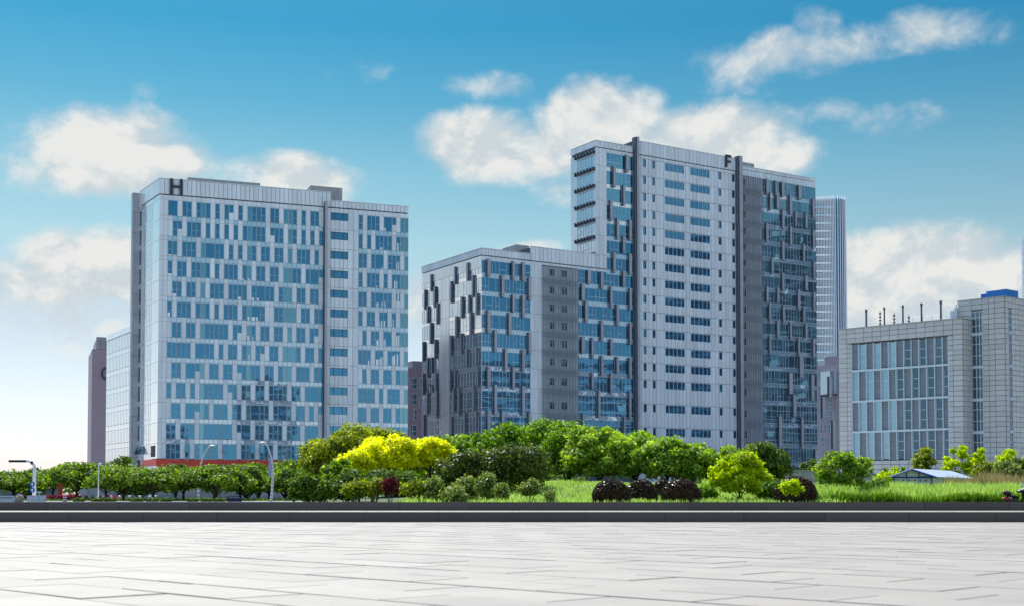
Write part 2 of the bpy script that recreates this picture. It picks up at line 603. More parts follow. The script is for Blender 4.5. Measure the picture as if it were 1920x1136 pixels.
ROWS = ["P=.PT.TPP.T.PS.T.PTPT.PT.PPT.T.PT.", ".TS.PTT.P.T.P.T.PPPTT.SPT.PT.T.T.T", "TP.PTT.PP=TP.T.T.PT.TP.TT.P.TTP.T.",
        "T.TP.TTPP.T.PPP.PP.TP.TT.PPPT.PP=S", ".TT.PT.P.TPT.PTPP.TP=PP.TPP.PT.PT.", "T.TPT.PPP.T.PPP.PPP=T..PTPP=.TP.TP",
        ".PT.PT.PPTPTP.PS.PT.TP.TT.P.PT.PS.", "TPTPT.P=PT.T.PT.PP.TS.TP.PP=T.PT.T", ".TT.P=SP.PT.PT.SPPTP.PP.TPP.PTP.TP",
        "T.TP.T.PPTPT.SP.PP.TP.TPTP.PT.PP=T", ".TT.P=SPP.TPP.TP.PP=TP.TP=P.TP.T.S", "TP.PTT.PP=TPPP.SP=.TT.TPT.PPT.PTT.",
        "PTT.T.TPPTP.TP=.PPT.TPP.TPPTP=.TT."]
ROWS2 = ["T.PPT.P=S.PP", "T.P.PTPT.TPP", "TP.TP=.TPP.P", "T.PTT.T.PTPP", "TP.TP=TT.S.P", "T.PT.PP.T.PP", ".P.TT.P=.TPP",
         "TPP.PT.TPP.P", ".P.PT.PT.TPP", "TPPT.P.TPT.P", "TP.TT.PT.TPP", "TP.PT..TPTPP", "T.PPT.PT.TPP"]
OPEN_SASH = {(12, 4), (12, 12), (12, 18), (12, 20), (6, 33)}      # top-hung panes that stand ajar
LITE = {7, 17, 25, 26}            # columns glazed in the lighter teal glass
holesH, span = [], []
sp = MB()
rng = random.Random(3)
for r in range(13):
    zt_r = w1 - r * hp
    for base, wd_, rowstr in ((sA, cw, ROWS[r]), (sG, cw2, ROWS2[r])):
        n = len(rowstr)
        i = 0
        while i < n:
            if rowstr[i] == '.':
                i += 1; continue
            j = i
            while j < n and rowstr[j] != '.': j += 1
            f, g, ad = MB(), [MB(), MB()], MB()
            k = i
            while k < j:
                ch = rowstr[k]
                k2 = k + 1
                while k2 < j and rowstr[k2] == '=': k2 += 1
                a0, a1 = base + k * wd_ + .03, base + k2 * wd_ - .03
                zb = zt_r - whh * (.54 if ch == 'S' else 1)
                holesH.append((a0, a1, zb, zt_r))
                bw = .038
                for q in (a0, a1 - bw): f.box(FH, q, q + bw, zb, zt_r, -.2, .012)
                for q in (zb, zt_r - bw): f.box(FH, a0 + bw, a1 - bw, q, q + bw, -.2, .008)
                zm = zt_r - whh * .57
                which = 1 if (k % 34 in LITE and base == sA) or (base == sG and k >= 10) else 0
                if ch == 'T':
                    f.box(FH, a0 + bw, a1 - bw, zm - bw / 2, zm + bw / 2, -.2, .004)
                    g[which].box(FH, a0 + .02, a1 - .02, zb + .02, zm, -.16, -.14)
                    if (r, k) in OPEN_SASH and base == sA:
                        for dd in range(2): pass
                        b = len(ad.v)
                        ad.v += [FH.pt(a0, zt_r, .03), FH.pt(a1, zt_r, .03), FH.pt(a1, zm + .1, .75), FH.pt(a0, zm + .1, .75),
                                 FH.pt(a0, zt_r, -.02), FH.pt(a1, zt_r, -.02), FH.pt(a1, zm + .1, .70), FH.pt(a0, zm + .1, .70)]
                        ad.f += [(b, b + 1, b + 2, b + 3), (b + 7, b + 6, b + 5, b + 4), (b + 3, b + 2, b + 6, b + 7), (b + 1, b, b + 4, b + 5),
                                 (b, b + 3, b + 7, b + 4), (b + 2, b + 1, b + 5, b + 6)]
                        ad.m += [0] * 6
                    else:
                        g[which].box(FH, a0 + .02, a1 - .02, zm + .01, zt_r - .02, -.16, -.14)
                else:
                    g[which].box(FH, a0 + .02, a1 - .02, zb + .02, zt_r - .02, -.16, -.14)
                k = k2
            wo = f.build('window', M['mullion'], HB)
            if g[0].v: g[0].build('glass', M['glass'], wo)
            if g[1].v: g[1].build('glass', M['glass_teal'], wo)
            if ad.v: ad.build('open_sash', M['glass'], wo)
            if r > 0:
                for k in range(i, j):
                    q = (base + k * wd_ + .03, base + (k + 1) * wd_ - .03, zt_r + .12, zt_r + hp - whh - .06)
                    holesH.append(q)
                    sp.box(FH, *q, -.1, -.03)
            i = j
sp.build('spandrel_glass', M['spandrel'], HB, kind='stuff')
# pale boards imitating bright sky seen through some panes: (part, row, column, left share, right share, height share)
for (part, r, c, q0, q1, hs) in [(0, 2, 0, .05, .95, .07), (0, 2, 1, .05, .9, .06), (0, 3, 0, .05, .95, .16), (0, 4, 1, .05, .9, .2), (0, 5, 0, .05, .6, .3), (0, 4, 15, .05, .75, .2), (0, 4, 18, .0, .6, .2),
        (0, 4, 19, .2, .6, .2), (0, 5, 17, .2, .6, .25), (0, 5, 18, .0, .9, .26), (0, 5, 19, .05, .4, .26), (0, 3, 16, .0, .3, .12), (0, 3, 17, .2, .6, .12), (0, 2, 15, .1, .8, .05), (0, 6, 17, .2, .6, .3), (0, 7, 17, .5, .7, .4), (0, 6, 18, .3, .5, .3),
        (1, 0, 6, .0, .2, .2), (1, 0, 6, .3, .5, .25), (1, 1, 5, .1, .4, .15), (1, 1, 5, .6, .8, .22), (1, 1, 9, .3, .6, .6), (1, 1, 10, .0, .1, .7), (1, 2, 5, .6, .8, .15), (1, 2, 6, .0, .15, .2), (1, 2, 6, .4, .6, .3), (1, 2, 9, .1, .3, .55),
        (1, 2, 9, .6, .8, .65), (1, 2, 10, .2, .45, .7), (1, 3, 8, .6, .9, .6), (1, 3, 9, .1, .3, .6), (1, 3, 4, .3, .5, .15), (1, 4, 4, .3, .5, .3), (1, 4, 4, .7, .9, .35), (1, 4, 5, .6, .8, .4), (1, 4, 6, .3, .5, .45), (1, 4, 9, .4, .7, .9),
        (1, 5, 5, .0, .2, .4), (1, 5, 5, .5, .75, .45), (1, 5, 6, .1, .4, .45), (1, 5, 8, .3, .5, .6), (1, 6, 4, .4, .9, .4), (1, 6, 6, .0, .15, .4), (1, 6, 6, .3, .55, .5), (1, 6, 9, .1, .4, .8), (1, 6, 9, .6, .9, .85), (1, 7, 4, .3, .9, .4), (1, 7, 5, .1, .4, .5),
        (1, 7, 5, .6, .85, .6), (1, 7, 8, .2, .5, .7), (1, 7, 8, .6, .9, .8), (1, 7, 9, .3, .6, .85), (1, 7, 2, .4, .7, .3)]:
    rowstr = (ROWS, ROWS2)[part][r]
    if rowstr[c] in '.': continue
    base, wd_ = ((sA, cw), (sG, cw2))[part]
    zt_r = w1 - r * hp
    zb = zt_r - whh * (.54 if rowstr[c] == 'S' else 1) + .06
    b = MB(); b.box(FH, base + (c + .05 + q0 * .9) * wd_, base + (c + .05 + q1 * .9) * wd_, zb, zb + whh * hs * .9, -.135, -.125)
    b.build('sky_glimpse', M['sky_glimpse'], HB)
for r in range(13):
    z1 = FH.z_of(628, 370 + 195 / 6.683) - r * hp
    z0 = z1 - hp * .40
    holesH.append((sS0, sS1, z0, z1))
    window(FH, sS0, sS1, z0, z1, HB, cols=(sS0 + (sS1 - sS0) * .22, sS0 + (sS1 - sS0) * .72), glass=M['glass'], frame=M['mullion_dark'], dep=-.22, bw=.07)
A = [0.0, FH.s_of(306.9, 380)] + [sA + i * cw for i in range(35)]
Z = [zb_red1] + [w1 - r * hp + .10 for r in range(12, -1, -1)] + [zpar]
zmid = []
for r in range(12, -1, -1):
    zmid += [w1 - r * hp - whh - .03, w1 - r * hp + .09]
Zf = [zb_red1] + [z for z in zmid if z > zb_red1 + .05]
Zf = Zf + [zpar - .08]
mb = MB()
cladding(FH, A, Zf, holesH, mb, gap=.035)
A2 = [sS0 + (sS1 - sS0) * i / 4 for i in range(5)]
A2 = [sF + .55] + A2 + [FH.s_of(662.6, 400)] + [sG + i * cw2 for i in range(13)]
A2[-1] = hW
cladding(FH, A2[:8], [zb_red1] + [w1 - r * hp + .1 + .45 for r in range(12, -1, -1)][:-1] + [zpar2 - .08], holesH, mb, gap=.06)
Zf2 = [z for z in Zf[:-1] if z < zpar2 - .3] + [zpar2 - .08]
cladding(FH, A2[7:], Zf2, holesH, mb, gap=.035)
mb.build('cladding', M['clad'], HB, kind='stuff')
# parapets of upright metal sheets
mb = MB()
pw = (FH.s_of(487, 370) - FH.s_of(347, 370)) / 17
n = int(sStep / pw)
cladding(FH, linsp(.0, sStep, n), [zpar + .1, zt - .12], [], mb, gap=.07, d1=.10)
mb.box(FH, -.1, sStep, zt - .10, zt, -.5, .18)
n = int((hW - sStep) / (pw))
cladding(FH, linsp(sStep + .05, hW, n), [zpar2 + .1, zt2 - .1], [], mb, gap=.07, d1=.10)
mb.box(FH, sStep + .05, hW + .05, zt2 - .09, zt2, -.5, .18)
mb.build('parapet', M['clad'], HB)
# side of the block towards the left
mb = MB()
cladding(FHL, linsp(.1, hL, 7), [zpar + .1, zt - .12], [], mb, gap=.05, d1=.1)
mb.box(FHL, .1, hL, zt - .10, zt, -.5, .18)
mb.build('parapet', M['clad_light'], HB)
g0, g1 = FHL.s_of(287, 500), FHL.s_of(266, 500)
holesL, gmb, fmb = [], MB(), MB()
for r in range(13):
    z1 = w1 - r * hp
    holesL.append((g0, g1, z1 - hp, z1 + .0))
    for c in range(7):
        q0, q1 = g0 + (g1 - g0) * c / 7, g0 + (g1 - g0) * (c + 1) / 7
        gmb.box(FHL, q0 + .05, q1 - .05, z1 - whh, z1 - .05, -.12, -.06)
        gmb.box(FHL, q0 + .05, q1 - .05, z1 - hp, z1 - whh - .06, -.12, -.05)
        fmb.box(FHL, q0 - .05, q0 + .05, z1 - hp, z1, -.15, -.02)
        if (c * 7 + r * 5) % 3 == 0:
            fmb.box(FHL, q0 + .05, q1 - .05, z1 - whh * .6, z1 - whh * .6 + .07, -.15, -.02)
    fmb.box(FHL, g0, g1, z1 - .05, z1 + .05, -.15, -.015)
    fmb.box(FHL, g0, g1, z1 - whh - .05, z1 - whh + .0, -.15, -.015)
co = fmb.build('curtain_wall', M['mullion'], HB)
gmb.build('glass', M['glare'], co)
mb = MB()
cladding(FHL, [.1] + linsp(g0 * .45, g0, 1) + [g1, hL - .02], [zb_red1] + [w1 - r * hp + .1 for r in range(12, -1, -1)] + [zpar - .08], [(g0, g1, 0, w1)], mb, gap=.05)
mb.build('cladding', M['clad_glare'], HB, kind='stuff')
dv = MB()
for r in range(12):
    dv.box(FHL, hL - (hL - g1) * .75, hL - (hL - g1) * .2, w1 - r * hp - whh, w1 - r * hp, -.1, .02)
dv.build('dark_window_strip', M['glass_dark'], HB)
# three top-hung panes standing open low on that side
for uu in (258.5, 264, 269.5):
    a = FHL.s_of(uu, 845); z1, z0 = FHL.z_of(uu, 836), FHL.z_of(uu, 851)
    b = MB(); k = 0
    b.v = [FHL.pt(a - .28, z1, .02), FHL.pt(a + .28, z1, .02), FHL.pt(a + .28, z0, .7), FHL.pt(a - .28, z0, .7), FHL.pt(a - .28, z0, .02), FHL.pt(a + .28, z0, .02)]
    b.f = [(0, 1, 2, 3), (0, 3, 4), (1, 5, 2), (3, 2, 5, 4)]; b.m = [0] * 4
    b.build('open_sash', M['glass_dark'], HB)
# tall blade at the far end of that side
finp = d_for_u(FHL, hL, 30, 246.5)
mb = MB()
zz = linsp(GZ, zt - .2, 15)
for i in range(15):
    mb.box(FHL, hL + .03, hL + 1.2, zz[i] + .03, zz[i + 1] - .03, -.2, finp * .72, 0)
    mb.box(FHL, hL + .05, hL + 1.2, zz[i] + .03, zz[i + 1] - .03, finp * .74, finp, 0)
mb.box(FHL, hL + .1, hL + 1.1, GZ, zt - .3, -.2, finp - .05, 1)
mb.build('blade', [M['fin'], M['seam']], HB)
# lower wing behind the blade
wS = FHL.s_of(200, 628)
wz = FHL.z_of(200, 628)
prism('wing_wall', [tuple(FHL.O + FHL.D * (hL + 1.3) - FHL.N * .3), tuple(FHL.O + FHL.D * wS - FHL.N * .3), tuple(FHL.O + FHL.D * wS - FHL.N * 20), tuple(FHL.O + FHL.D * (hL + 1.3) - FHL.N * 20)],
      GZ - .5, wz - .2, M['seam'], HB)
mb = MB()
wzp = FHL.z_of(200, 628 + 12)
cladding(FHL, linsp(hL + 1.3, wS, 8), [wzp + .1, wz], [], mb, gap=.05, d1=.08)
mb.build('wing_parapet', M['clad_glare'], HB)
gmb, fmb = MB(), MB()
na = 20
As = linsp(hL + 1.3, wS, na)
nz_ = int((wzp - GZ) / hp)
for r in range(nz_ + 1):
    z1 = wzp - r * hp
    for c in range(na):
        gmb.box(FHL, As[c] + .06, As[c + 1] - .06, max(GZ, z1 - hp * .72), z1 - .06, -.12, -.06)
        gmb.box(FHL, As[c] + .06, As[c + 1] - .06, max(GZ - .3, z1 - hp + .06), max(GZ - .2, z1 - hp * .72 - .08), -.12, -.04)
    fmb.box(FHL, As[0], wS, z1 - .05, z1 + .05, -.15, -.015)
for a in As: fmb.box(FHL, a - .05, a + .05, GZ, wzp, -.15, -.02)
co = fmb.build('curtain_wall', M['mullion'], HB)
gmb.build('glass', M['glare'], co)
# projecting fin on the front
mb = MB()
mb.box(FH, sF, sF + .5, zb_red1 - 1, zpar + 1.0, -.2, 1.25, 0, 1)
mb.build('front_fin', [M['fin'], M['fin_shade_dark']], HB)
# red band, ground storey
mb = MB()
rs = linsp(0, hW, 16)
for i in range(16): mb.box(FH, rs[i] + .03, rs[i + 1] - .03, zb_red0, zb_red1 - .1, -.28, .12)
mb.box(FHL, .2, hL * .7, zb_red0 + .4, zb_red1 - .1, -.28, .12)
mb.build('red_fascia', M['red'], HB)
gmb, fmb = MB(), MB()
for i in range(int(hW / 2.4)):
    gmb.box(FH, i * 2.4 + .1, i * 2.4 + 2.3, GZ, zb_red0 - .05, -.25, -.2)
    fmb.box(FH, i * 2.4 - .1, i * 2.4 + .1, GZ, zb_red0 - .05, -.28, .02)
co = fmb.build('shopfront', M['mullion'], HB)
gmb.build('glass', M['glass_dark'], co)
mb = MB()
mb.box(FHL, .2, hL * .6, GZ, zb_red0 + .35, -.28, .1)
mb.build('white_panel', M['white'], HB)
# the letter H, built of three bars
mb = MB()
h0, h1 = FH.s_of(318.5, 350), FH.s_of(342, 350)
hz1, hz0 = FH.z_of(330, 336.6), FH.z_of(330, 366)
sw = (h1 - h0) * .23
mb.box(FH, h0, h0 + sw, hz0, hz1, .12, .5)
mb.box(FH, h1 - sw, h1, hz0, hz1, .12, .5)
mb.box(FH, h0 + sw, h1 - sw, (hz0 + hz1) / 2 - sw * .42, (hz0 + hz1) / 2 + sw * .42, .12, .48)
mb.build('letter_sign', M['letter'], HB, label='big dark letter H standing on the parapet')
mb = MB()
h0, h1 = FHL.s_of(289.5, 845), FHL.s_of(284.5, 845)
hz1, hz0 = FHL.z_of(287, 835), FHL.z_of(287, 856)
sw = (h1 - h0) * .25
mb.box(FHL, h0, h0 + sw, hz0, hz1, .02, .2)
mb.box(FHL, h1 - sw, h1, hz0, hz1, .02, .2)
mb.box(FHL, h0 + sw, h1 - sw, (hz0 + hz1) / 2 - .2, (hz0 + hz1) / 2 + .2, .02, .18)
mb.build('letter_sign', M['letter'], HB, label='small dark letter H low on the pale side wall')
# roof pieces
def roof_box(F, u0, u1, vt, v0, back, dep_, mat, parent, name='roof_house', base=None, seams=0):
    FB = Face(tuple(F.O - F.N * back), tuple(F.D))
    a0, a1 = FB.s_of(u0, vt), FB.s_of(u1, vt)
    z1 = FB.z_of((u0 + u1) / 2, vt)
    z0 = base
    mb = MB()
    n = max(1, seams)
    for i in range(n):
        mb.box(FB, a0 + (a1 - a0) * i / n + (.03 if n > 1 else 0), a0 + (a1 - a0) * (i + 1) / n, z0, z1, -dep_, 0)
    if n > 1: mb.box(FB, a0 + .04, a1 - .04, z0, z1 - .04, -dep_ + .05, -.06)
    return mb.build(name, mat, parent)
roof_box(FH, 352, 488, 338.5, 350, 7, 4, M['concrete'], HB, base=zt - 1, name='roof_screen', seams=12)
roof_box(FH, 582, 642, 350.5, 375, 5, 7, M['concrete'], HB, base=zt2 - 1, seams=8)

# ================================================================== mauve block far left with its letter G
FG = Face(at(182, 631, 345)[:2], ray(7480, 930)[:2])
GB = empty_at('mauve_building', 'narrow dark mauve block half hidden behind the pale wing, with part of a round letter', 'building', FG, 0)
gz = FG.z_of(182, 631)
gz2 = FG.z_of(182, 654)
mb = MB()
gx = FG.s_of(215, 700)
mb.box(FG, -1.2, gx, GZ - .5, gz2, -22, 0)
mb.build('wall', M['mauve'], GB)
mb = MB()
for i in range(4): mb.box(FG, i * gx / 4 + .04 - .2, (i + 1) * gx / 4 - .04 - .2, gz2 + .05, gz, -.4, .05)
mb.box(FG, 0, gx - .1, gz2, gz - .1, -21, -.2)
mb.build('parapet', M['mauve_light'], GB)
mb = MB()
cxg, czg = FG.s_of(199.5, 700), FG.z_of(199.5, 700)
ro = (FG.z_of(199, 687.5) - FG.z_of(199, 712)) / 2
for i in range(13):
    t0, t1 = R(50 + i * 20), R(50 + (i + 1) * 20)
    q = []
    b = len(mb.v)
    for d in (.02, .4):
        for t, rr in ((t0, ro), (t1, ro), (t1, ro * .72), (t0, ro * .72)):
            mb.v.append(FG.pt(cxg + rr * math.cos(t) * .8, czg + rr * math.sin(t), d))
    for qd in ((4, 5, 6, 7), (0, 1, 5, 4), (2, 3, 7, 6), (1, 2, 6, 5), (3, 0, 4, 7)):
        mb.f.append(tuple(b + i2 for i2 in qd)); mb.m.append(0)
mb.box(FG, cxg + ro * .2, cxg + ro * .85, czg - ro * .15, czg + ro * .05, .02, .38)
mb.box(FG, cxg + ro * .6, cxg + ro * .85, czg - ro * .7, czg - ro * .16, .02, .39)
mb.build('letter_sign', M['letter'], GB, label='dark round letter G cut off by the pale wing')
mb = MB()
for v in (676, 712, 748, 784, 820): mb.box(FG, 0, gx, FG.z_of(182, v), FG.z_of(182, v) + .1, .0, .03)
mb.build('joint_line', M['mauve_light'], GB, kind='stuff')

# ================================================================== letter F tower and its lower block
FF = Face(at(903, 465, 274)[:2], ray(4900, 930)[:2])
FL = Face(FF.O, ray(-548, 930)[:2])
rw = FH.O + FH.D * (hW * .45)
rw2 = FH.O + FH.D * (hW - .5)
prism('unseen_rear_wing', [tuple(rw + FHL.D * (hL + .1)), tuple(rw2 + FHL.D * (hL + .1)), tuple(rw2 + FHL.D * (hL + 34)), tuple(rw + FHL.D * (hL + 34))], GZ - .5, 40, M['fin_shade_dark'], HB)  # unseen, added so the lower side glass mirrors something dark
FB_ = empty_at('office_tower', 'tall grey tower with letter F at its roof edge and a lower glass wing', 'building', FF, FF.s_of(1195))
fz = lambda u, v: FF.z_of(u, v)
fs = lambda u, v=600: FF.s_of(u, v)
zl = fz(903, 465); zl2 = fz(1000, 462.3); zlp = fz(903, 478.7)
zT = fz(1117, 263); zTp = fz(1117, 275.5)
zR = fz(1197, 264.5); zRp = fz(1196, 289.6)
lL = FL.s_of(791, 505)
sStepL = fs(995, 470)
sT = fs(1117, 300)
FT = Face(FF.pt(sT, 0)[:2], ray(-548, 930)[:2])
tL = FT.s_of(1070, 284)
s1187, s1195, s1380, s1388, s1428, s1529 = fs(1187, 450), fs(1194.5, 450), fs(1379.5, 450), fs(1388, 450), fs(1428.5, 450), fs(1530, 450)
def para(Fm, a, b, Ld, L, ins=.3):
    return [tuple(Fm.O + Fm.D * a + Ld * ins), tuple(Fm.O + Fm.D * b + Ld * ins), tuple(Fm.O + Fm.D * b + Ld * L), tuple(Fm.O + Fm.D * a + Ld * L)]
prism('wall', para(FF, .3, sStepL, FL.D, lL), GZ - .5, zl - .3, M['seam'], FB_)
prism('wall', para(FF, sStepL, sT + .3, FL.D, lL), GZ - .5, zl2 - .3, M['seam'], FB_)
prism('wall', para(FF, sT + .3, s1187, FL.D, tL), GZ - .5, zT - .3, M['seam'], FB_)
prism('wall', para(FF, s1187, s1388, FL.D, tL), GZ - .5, zR - .3, M['seam'], FB_)
prism('wall', para(FF, s1388, s1529 - .05, FL.D, tL), GZ - .5, zT - .3, M['seam'], FB_)
# floors shared by all the front: z of the top of each spandrel
FLOORV = [313, 345, 377, 411, 443, 475, 506, 536, 568, 600, 632, 665, 699, 735, 780, 822, 862]
FZ = [fz(1137, v) for v in FLOORV]
fp = (FZ[0] - FZ[12]) / 12
SPH = fp * .24


def curtain(F, a0, a1, ztop, floors, mod, parent, glass, spand, frame, rng, extra=(), zbot=GZ):
    """curtain wall: one child per storey, panes and spandrel panels each their own piece of glass"""
    tops = [ztop] + [z - SPH for z in floors if z - SPH < ztop - 1]
    fl = [z for z in floors if z < ztop - 1]
    n = max(1, round((a1 - a0) / mod))
    A = linsp(a0, a1, n)
    for k, zf in enumerate(fl):
        zt_ = tops[k]
        f, g, sgl = MB(), MB(), MB()
        tall = (zt_ - zf) > fp * 1.05
        i = 0
        while i < n:
            wide = 2 if (rng.random() < .18 and i < n - 1) else 1
            b0, b1 = A[i], A[i + wide]
            rr = rng.random()
            zs = [zf, zt_]
            if rr < .4: zs = [zf, zf + (zt_ - zf) * .36, zt_]
            if tall: zs = [zf, zf + (zt_ - zf) * .2, zf + (zt_ - zf) * .68, zt_]
            for q in range(len(zs) - 1):
                g.box(F, b0 + .04, b1 - .04, zs[q] + .03, zs[q + 1] - .03, -.12, -.07)
                if q: f.box(F, b0 + .035, b1 - .035, zs[q] - .04, zs[q] + .04, -.15, -.045)
            f.box(F, b0 - .035, b0 + .035, zf, zt_, -.15, -.03)
            i += wide
        f.box(F, a1 - .035, a1 + .0, zf, zt_, -.15, -.03)
        f.box(F, a0, a1, zf - .05, zf + .03, -.15, -.02)
        f.box(F, a0, a1, zt_ - .03, zt_ + .03, -.15, -.025)
        for i in range(n):
            sgl.box(F, A[i] + .03, A[i + 1] - .03, zf - SPH + .04, zf - .06, -.12, -.06)
        o = f.build('glazing_band', frame, parent)
        g.build('glass', glass, o)
        sgl.build('spandrel_glass', spand, o)


def fins(F, rects, to, parent, v_ref=None, protr=.62, wfix=None):
    """rects: (u0, u1, v_top, v_bottom) in the photograph; each fin becomes a box on the face"""
    for (u0, u1, v0, v1) in rects:
        vm_ = (v0 + v1) / 2
        zc_ = F.z_of((u0 + u1) / 2, vm_)
        left_face = F.D.x < 0
        def solve(uu, base_):
            lo, hi = base_ - 6, base_ + 6
            up_ = u_of(F.pt(hi, zc_, protr)) > u_of(F.pt(lo, zc_, protr))
            for _ in range(40):
                md = (lo + hi) / 2
                if (u_of(F.pt(md, zc_, protr)) > uu) == up_: hi = md
                else: lo = md
            return lo
        if left_face: a0, a1 = F.s_of(u1, vm_), solve(u0, F.s_of(u0, vm_))
        else: a0, a1 = F.s_of(u0, vm_), solve(u1, F.s_of(u1, vm_))
        a1 = max(a1, a0 + .35)
        z1, z0 = F.z_of((u0 + u1) / 2, v0), F.z_of((u0 + u1) / 2, v1)
        if abs(z0 - GZ) < 3: z0 = GZ
        b = MB()
        a0, a1 = min(a0, a1), max(a0, a1)
        if F.D.x > 0:
            # shade-coloured left cheek already included in the outline: keep the front plate right of it
            pass
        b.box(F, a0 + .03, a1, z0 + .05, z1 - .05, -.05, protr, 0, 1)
        b.box(F, a0 + .06, a1 - .03, z0 + (z1 - z0) * .12, z0 + (z1 - z0) * .12 + .06, protr, protr + .02, 1, 1)
        b.build('fin', [M['fin'], M['fin_shade_dark']], parent)


rng = random.Random(11)
def conv(lst, ox, oy, k):
    return [(ox + a / k, ox + b / k, oy + c / k, oy + d / k) for a, b, c, d in lst]
g903 = fs(904, 560)
s995, s1016, s1083, s1137 = fs(994.5, 560), fs(1016, 600), fs(1083, 600), fs(1137.5, 450)
ztl = fz(905, 487.7)
curtain(FF, .05, s995, ztl, FZ, (s995) / 14, FB_, M['glass'], M['spandrel'], M['mullion'], rng)
fins(FF, conv([(403, 430, 112, 218), (547, 570, 125, 233), (603, 628, 133, 240), (485, 510, 203, 332), (640, 665, 220, 347), (547, 570, 315, 418), (603, 628, 320, 447),
               (403, 430, 403, 535), (525, 550, 418, 545), (443, 468, 515, 643), (640, 665, 530, 657), (503, 528, 622, 752), (603, 628, 630, 758),
               (403, 430, 725, 853), (547, 570, 730, 858), (443, 468, 830, 1005), (603, 628, 838, 1010), (403, 430, 978, 1140), (485, 510, 980, 1140), (640, 665, 990, 1140)],
              780, 450, 3.07), None, FB_)
curtain(FF, s1083, s1137, fz(1083, 450 + 168 / 3.07), FZ, 1.0, FB_, M['glass'], M['spandrel'], M['mullion'], rng)
curtain(FF, s1137, s1187, fz(1137, 286.5), FZ, 1.0, FB_, M['glass'], M['spandrel'], M['mullion'], rng)
fins(FF, conv([(420, 450, 158, 283), (330, 360, 237, 388), (400, 427, 370, 518), (308, 338, 478, 628), (355, 385, 605, 757), (443, 473, 618, 765), (398, 425, 735, 852),
               (330, 360, 848, 995), (443, 473, 858, 1010), (398, 425, 977, 1095)], 1060, 250, 3.785), None, FB_)
fins(FF, conv([(305, 333, 178, 257), (380, 405, 185, 285), (270, 297, 252, 353), (435, 457, 268, 390), (545, 567, 280, 402), (290, 315, 352, 475), (470, 495, 370, 492),
               (380, 405, 462, 582), (545, 567, 477, 602), (270, 295, 553, 655), (327, 350, 560, 682), (435, 457, 567, 665), (382, 405, 663, 783), (470, 495, 670, 770),
               (543, 567, 675, 797), (327, 350, 760, 858), (435, 457, 765, 885), (365, 387, 862, 1025), (543, 565, 870, 1032), (275, 295, 1000, 1150), (512, 530, 1010, 1150)],
              1000, 450, 3.07), None, FB_)
# right-hand glass
curtain(FF, s1428, s1529 - .03, fz(1430, 320 + 100 / 6.31), FZ, .95, FB_, M['glass_shade'], M['spandrel'], M['mullion'], rng)
r1 = conv([(383, 418, 105, 290), (505, 545, 265, 455), (425, 440, 262, 480), (490, 505, 125, 300), (567, 600, 140, 320), (765, 810, 180, 350), (660, 697, 295, 525), (930, 970, 340, 565), (572, 605, 465, 695),
           (725, 755, 490, 670), (845, 880, 510, 690), (383, 418, 625, 850), (665, 697, 670, 890), (935, 968, 710, 930), (572, 605, 840, 1065), (820, 850, 875, 1080)], 1375, 320, 6.31)
r2 = conv([(445, 480, -40, 160), (572, 605, 140, 360), (845, 880, 175, 350), (940, 970, 10, 215), (385, 418, 305, 485), (512, 545, 315, 495), (757, 795, 340, 570), (940, 968, 370, 580), (418, 450, 495, 720), (580, 610, 515, 740), (820, 850, 540, 715),
           (512, 545, 700, 910), (665, 695, 720, 930), (845, 880, 740, 910), (420, 450, 875, 1095), (760, 790, 900, 1130), (935, 970, 910, 1130)], 1375, 490, 6.31)
r3 = conv([(463, 497, 0, 180), (545, 570, 160, 340), (390, 420, 145, 295), (668, 695, 170, 315), (418, 445, 300, 455), (622, 650, 315, 465), (765, 795, 325, 470), (318, 345, 450, 700), (475, 497, 460, 675),
           (695, 722, 475, 680), (573, 597, 685, 925), (775, 800, 690, 920), (465, 497, 890, 1060), (375, 398, 890, 1060), (675, 700, 900, 1060)], 1375, 660, 3.755)
fins(FF, [(a - 1.8, b, c, d) for a, b, c, d in r1 + r2 + r3], None, FB_, protr=.6)

# left side of the lower block
lz = [FL.z_of(903, FLOORV[0])]
gL0, gL1, gL2, gL3 = FL.s_of(896, 560), FL.s_of(842, 560), FL.s_of(823.5, 560), FL.s_of(791.5, 560)
curtain(FL, .08, gL1, zlp - 2.6, FZ, 1.25, FB_, M['glass_side'], M['glare'], M['mullion'], rng)
curtain(FL, gL2, gL3, zlp - 2.6, FZ, 1.25, FB_, M['glass_side'], M['glare'], M['mullion'], rng)
lr = conv([(80, 97, 200, 298), (44, 60, 288, 402), (99, 118, 270, 390), (60, 77, 380, 478), (115, 133, 365, 487), (77, 95, 475, 597), (103, 120, 570, 685), (35, 50, 583, 700),
           (60, 76, 680, 795), (84, 100, 672, 765), (106, 124, 765, 875), (34, 50, 768, 893), (58, 74, 875, 1005), (112, 129, 865, 1027), (36, 54, 1005, 1130),
           (217, 235, 157, 258), (289, 308, 133, 238), (195, 213, 240, 365), (319, 338, 205, 332), (255, 275, 328, 450), (297, 316, 318, 422), (341, 360, 306, 432), (223, 243, 438, 562),
           (306, 326, 415, 545), (192, 210, 547, 670), (252, 270, 535, 657), (284, 303, 627, 735), (338, 358, 622, 725), (192, 207, 745, 875), (219, 235, 745, 848), (350, 365, 725, 852),
           (210, 227, 850, 990), (238, 257, 848, 1013), (326, 342, 835, 980), (195, 213, 1015, 1140), (272, 290, 990, 1140), (340, 356, 985, 1140)], 780, 450, 3.07)
fins(FL, lr, None, FB_, protr=.42)
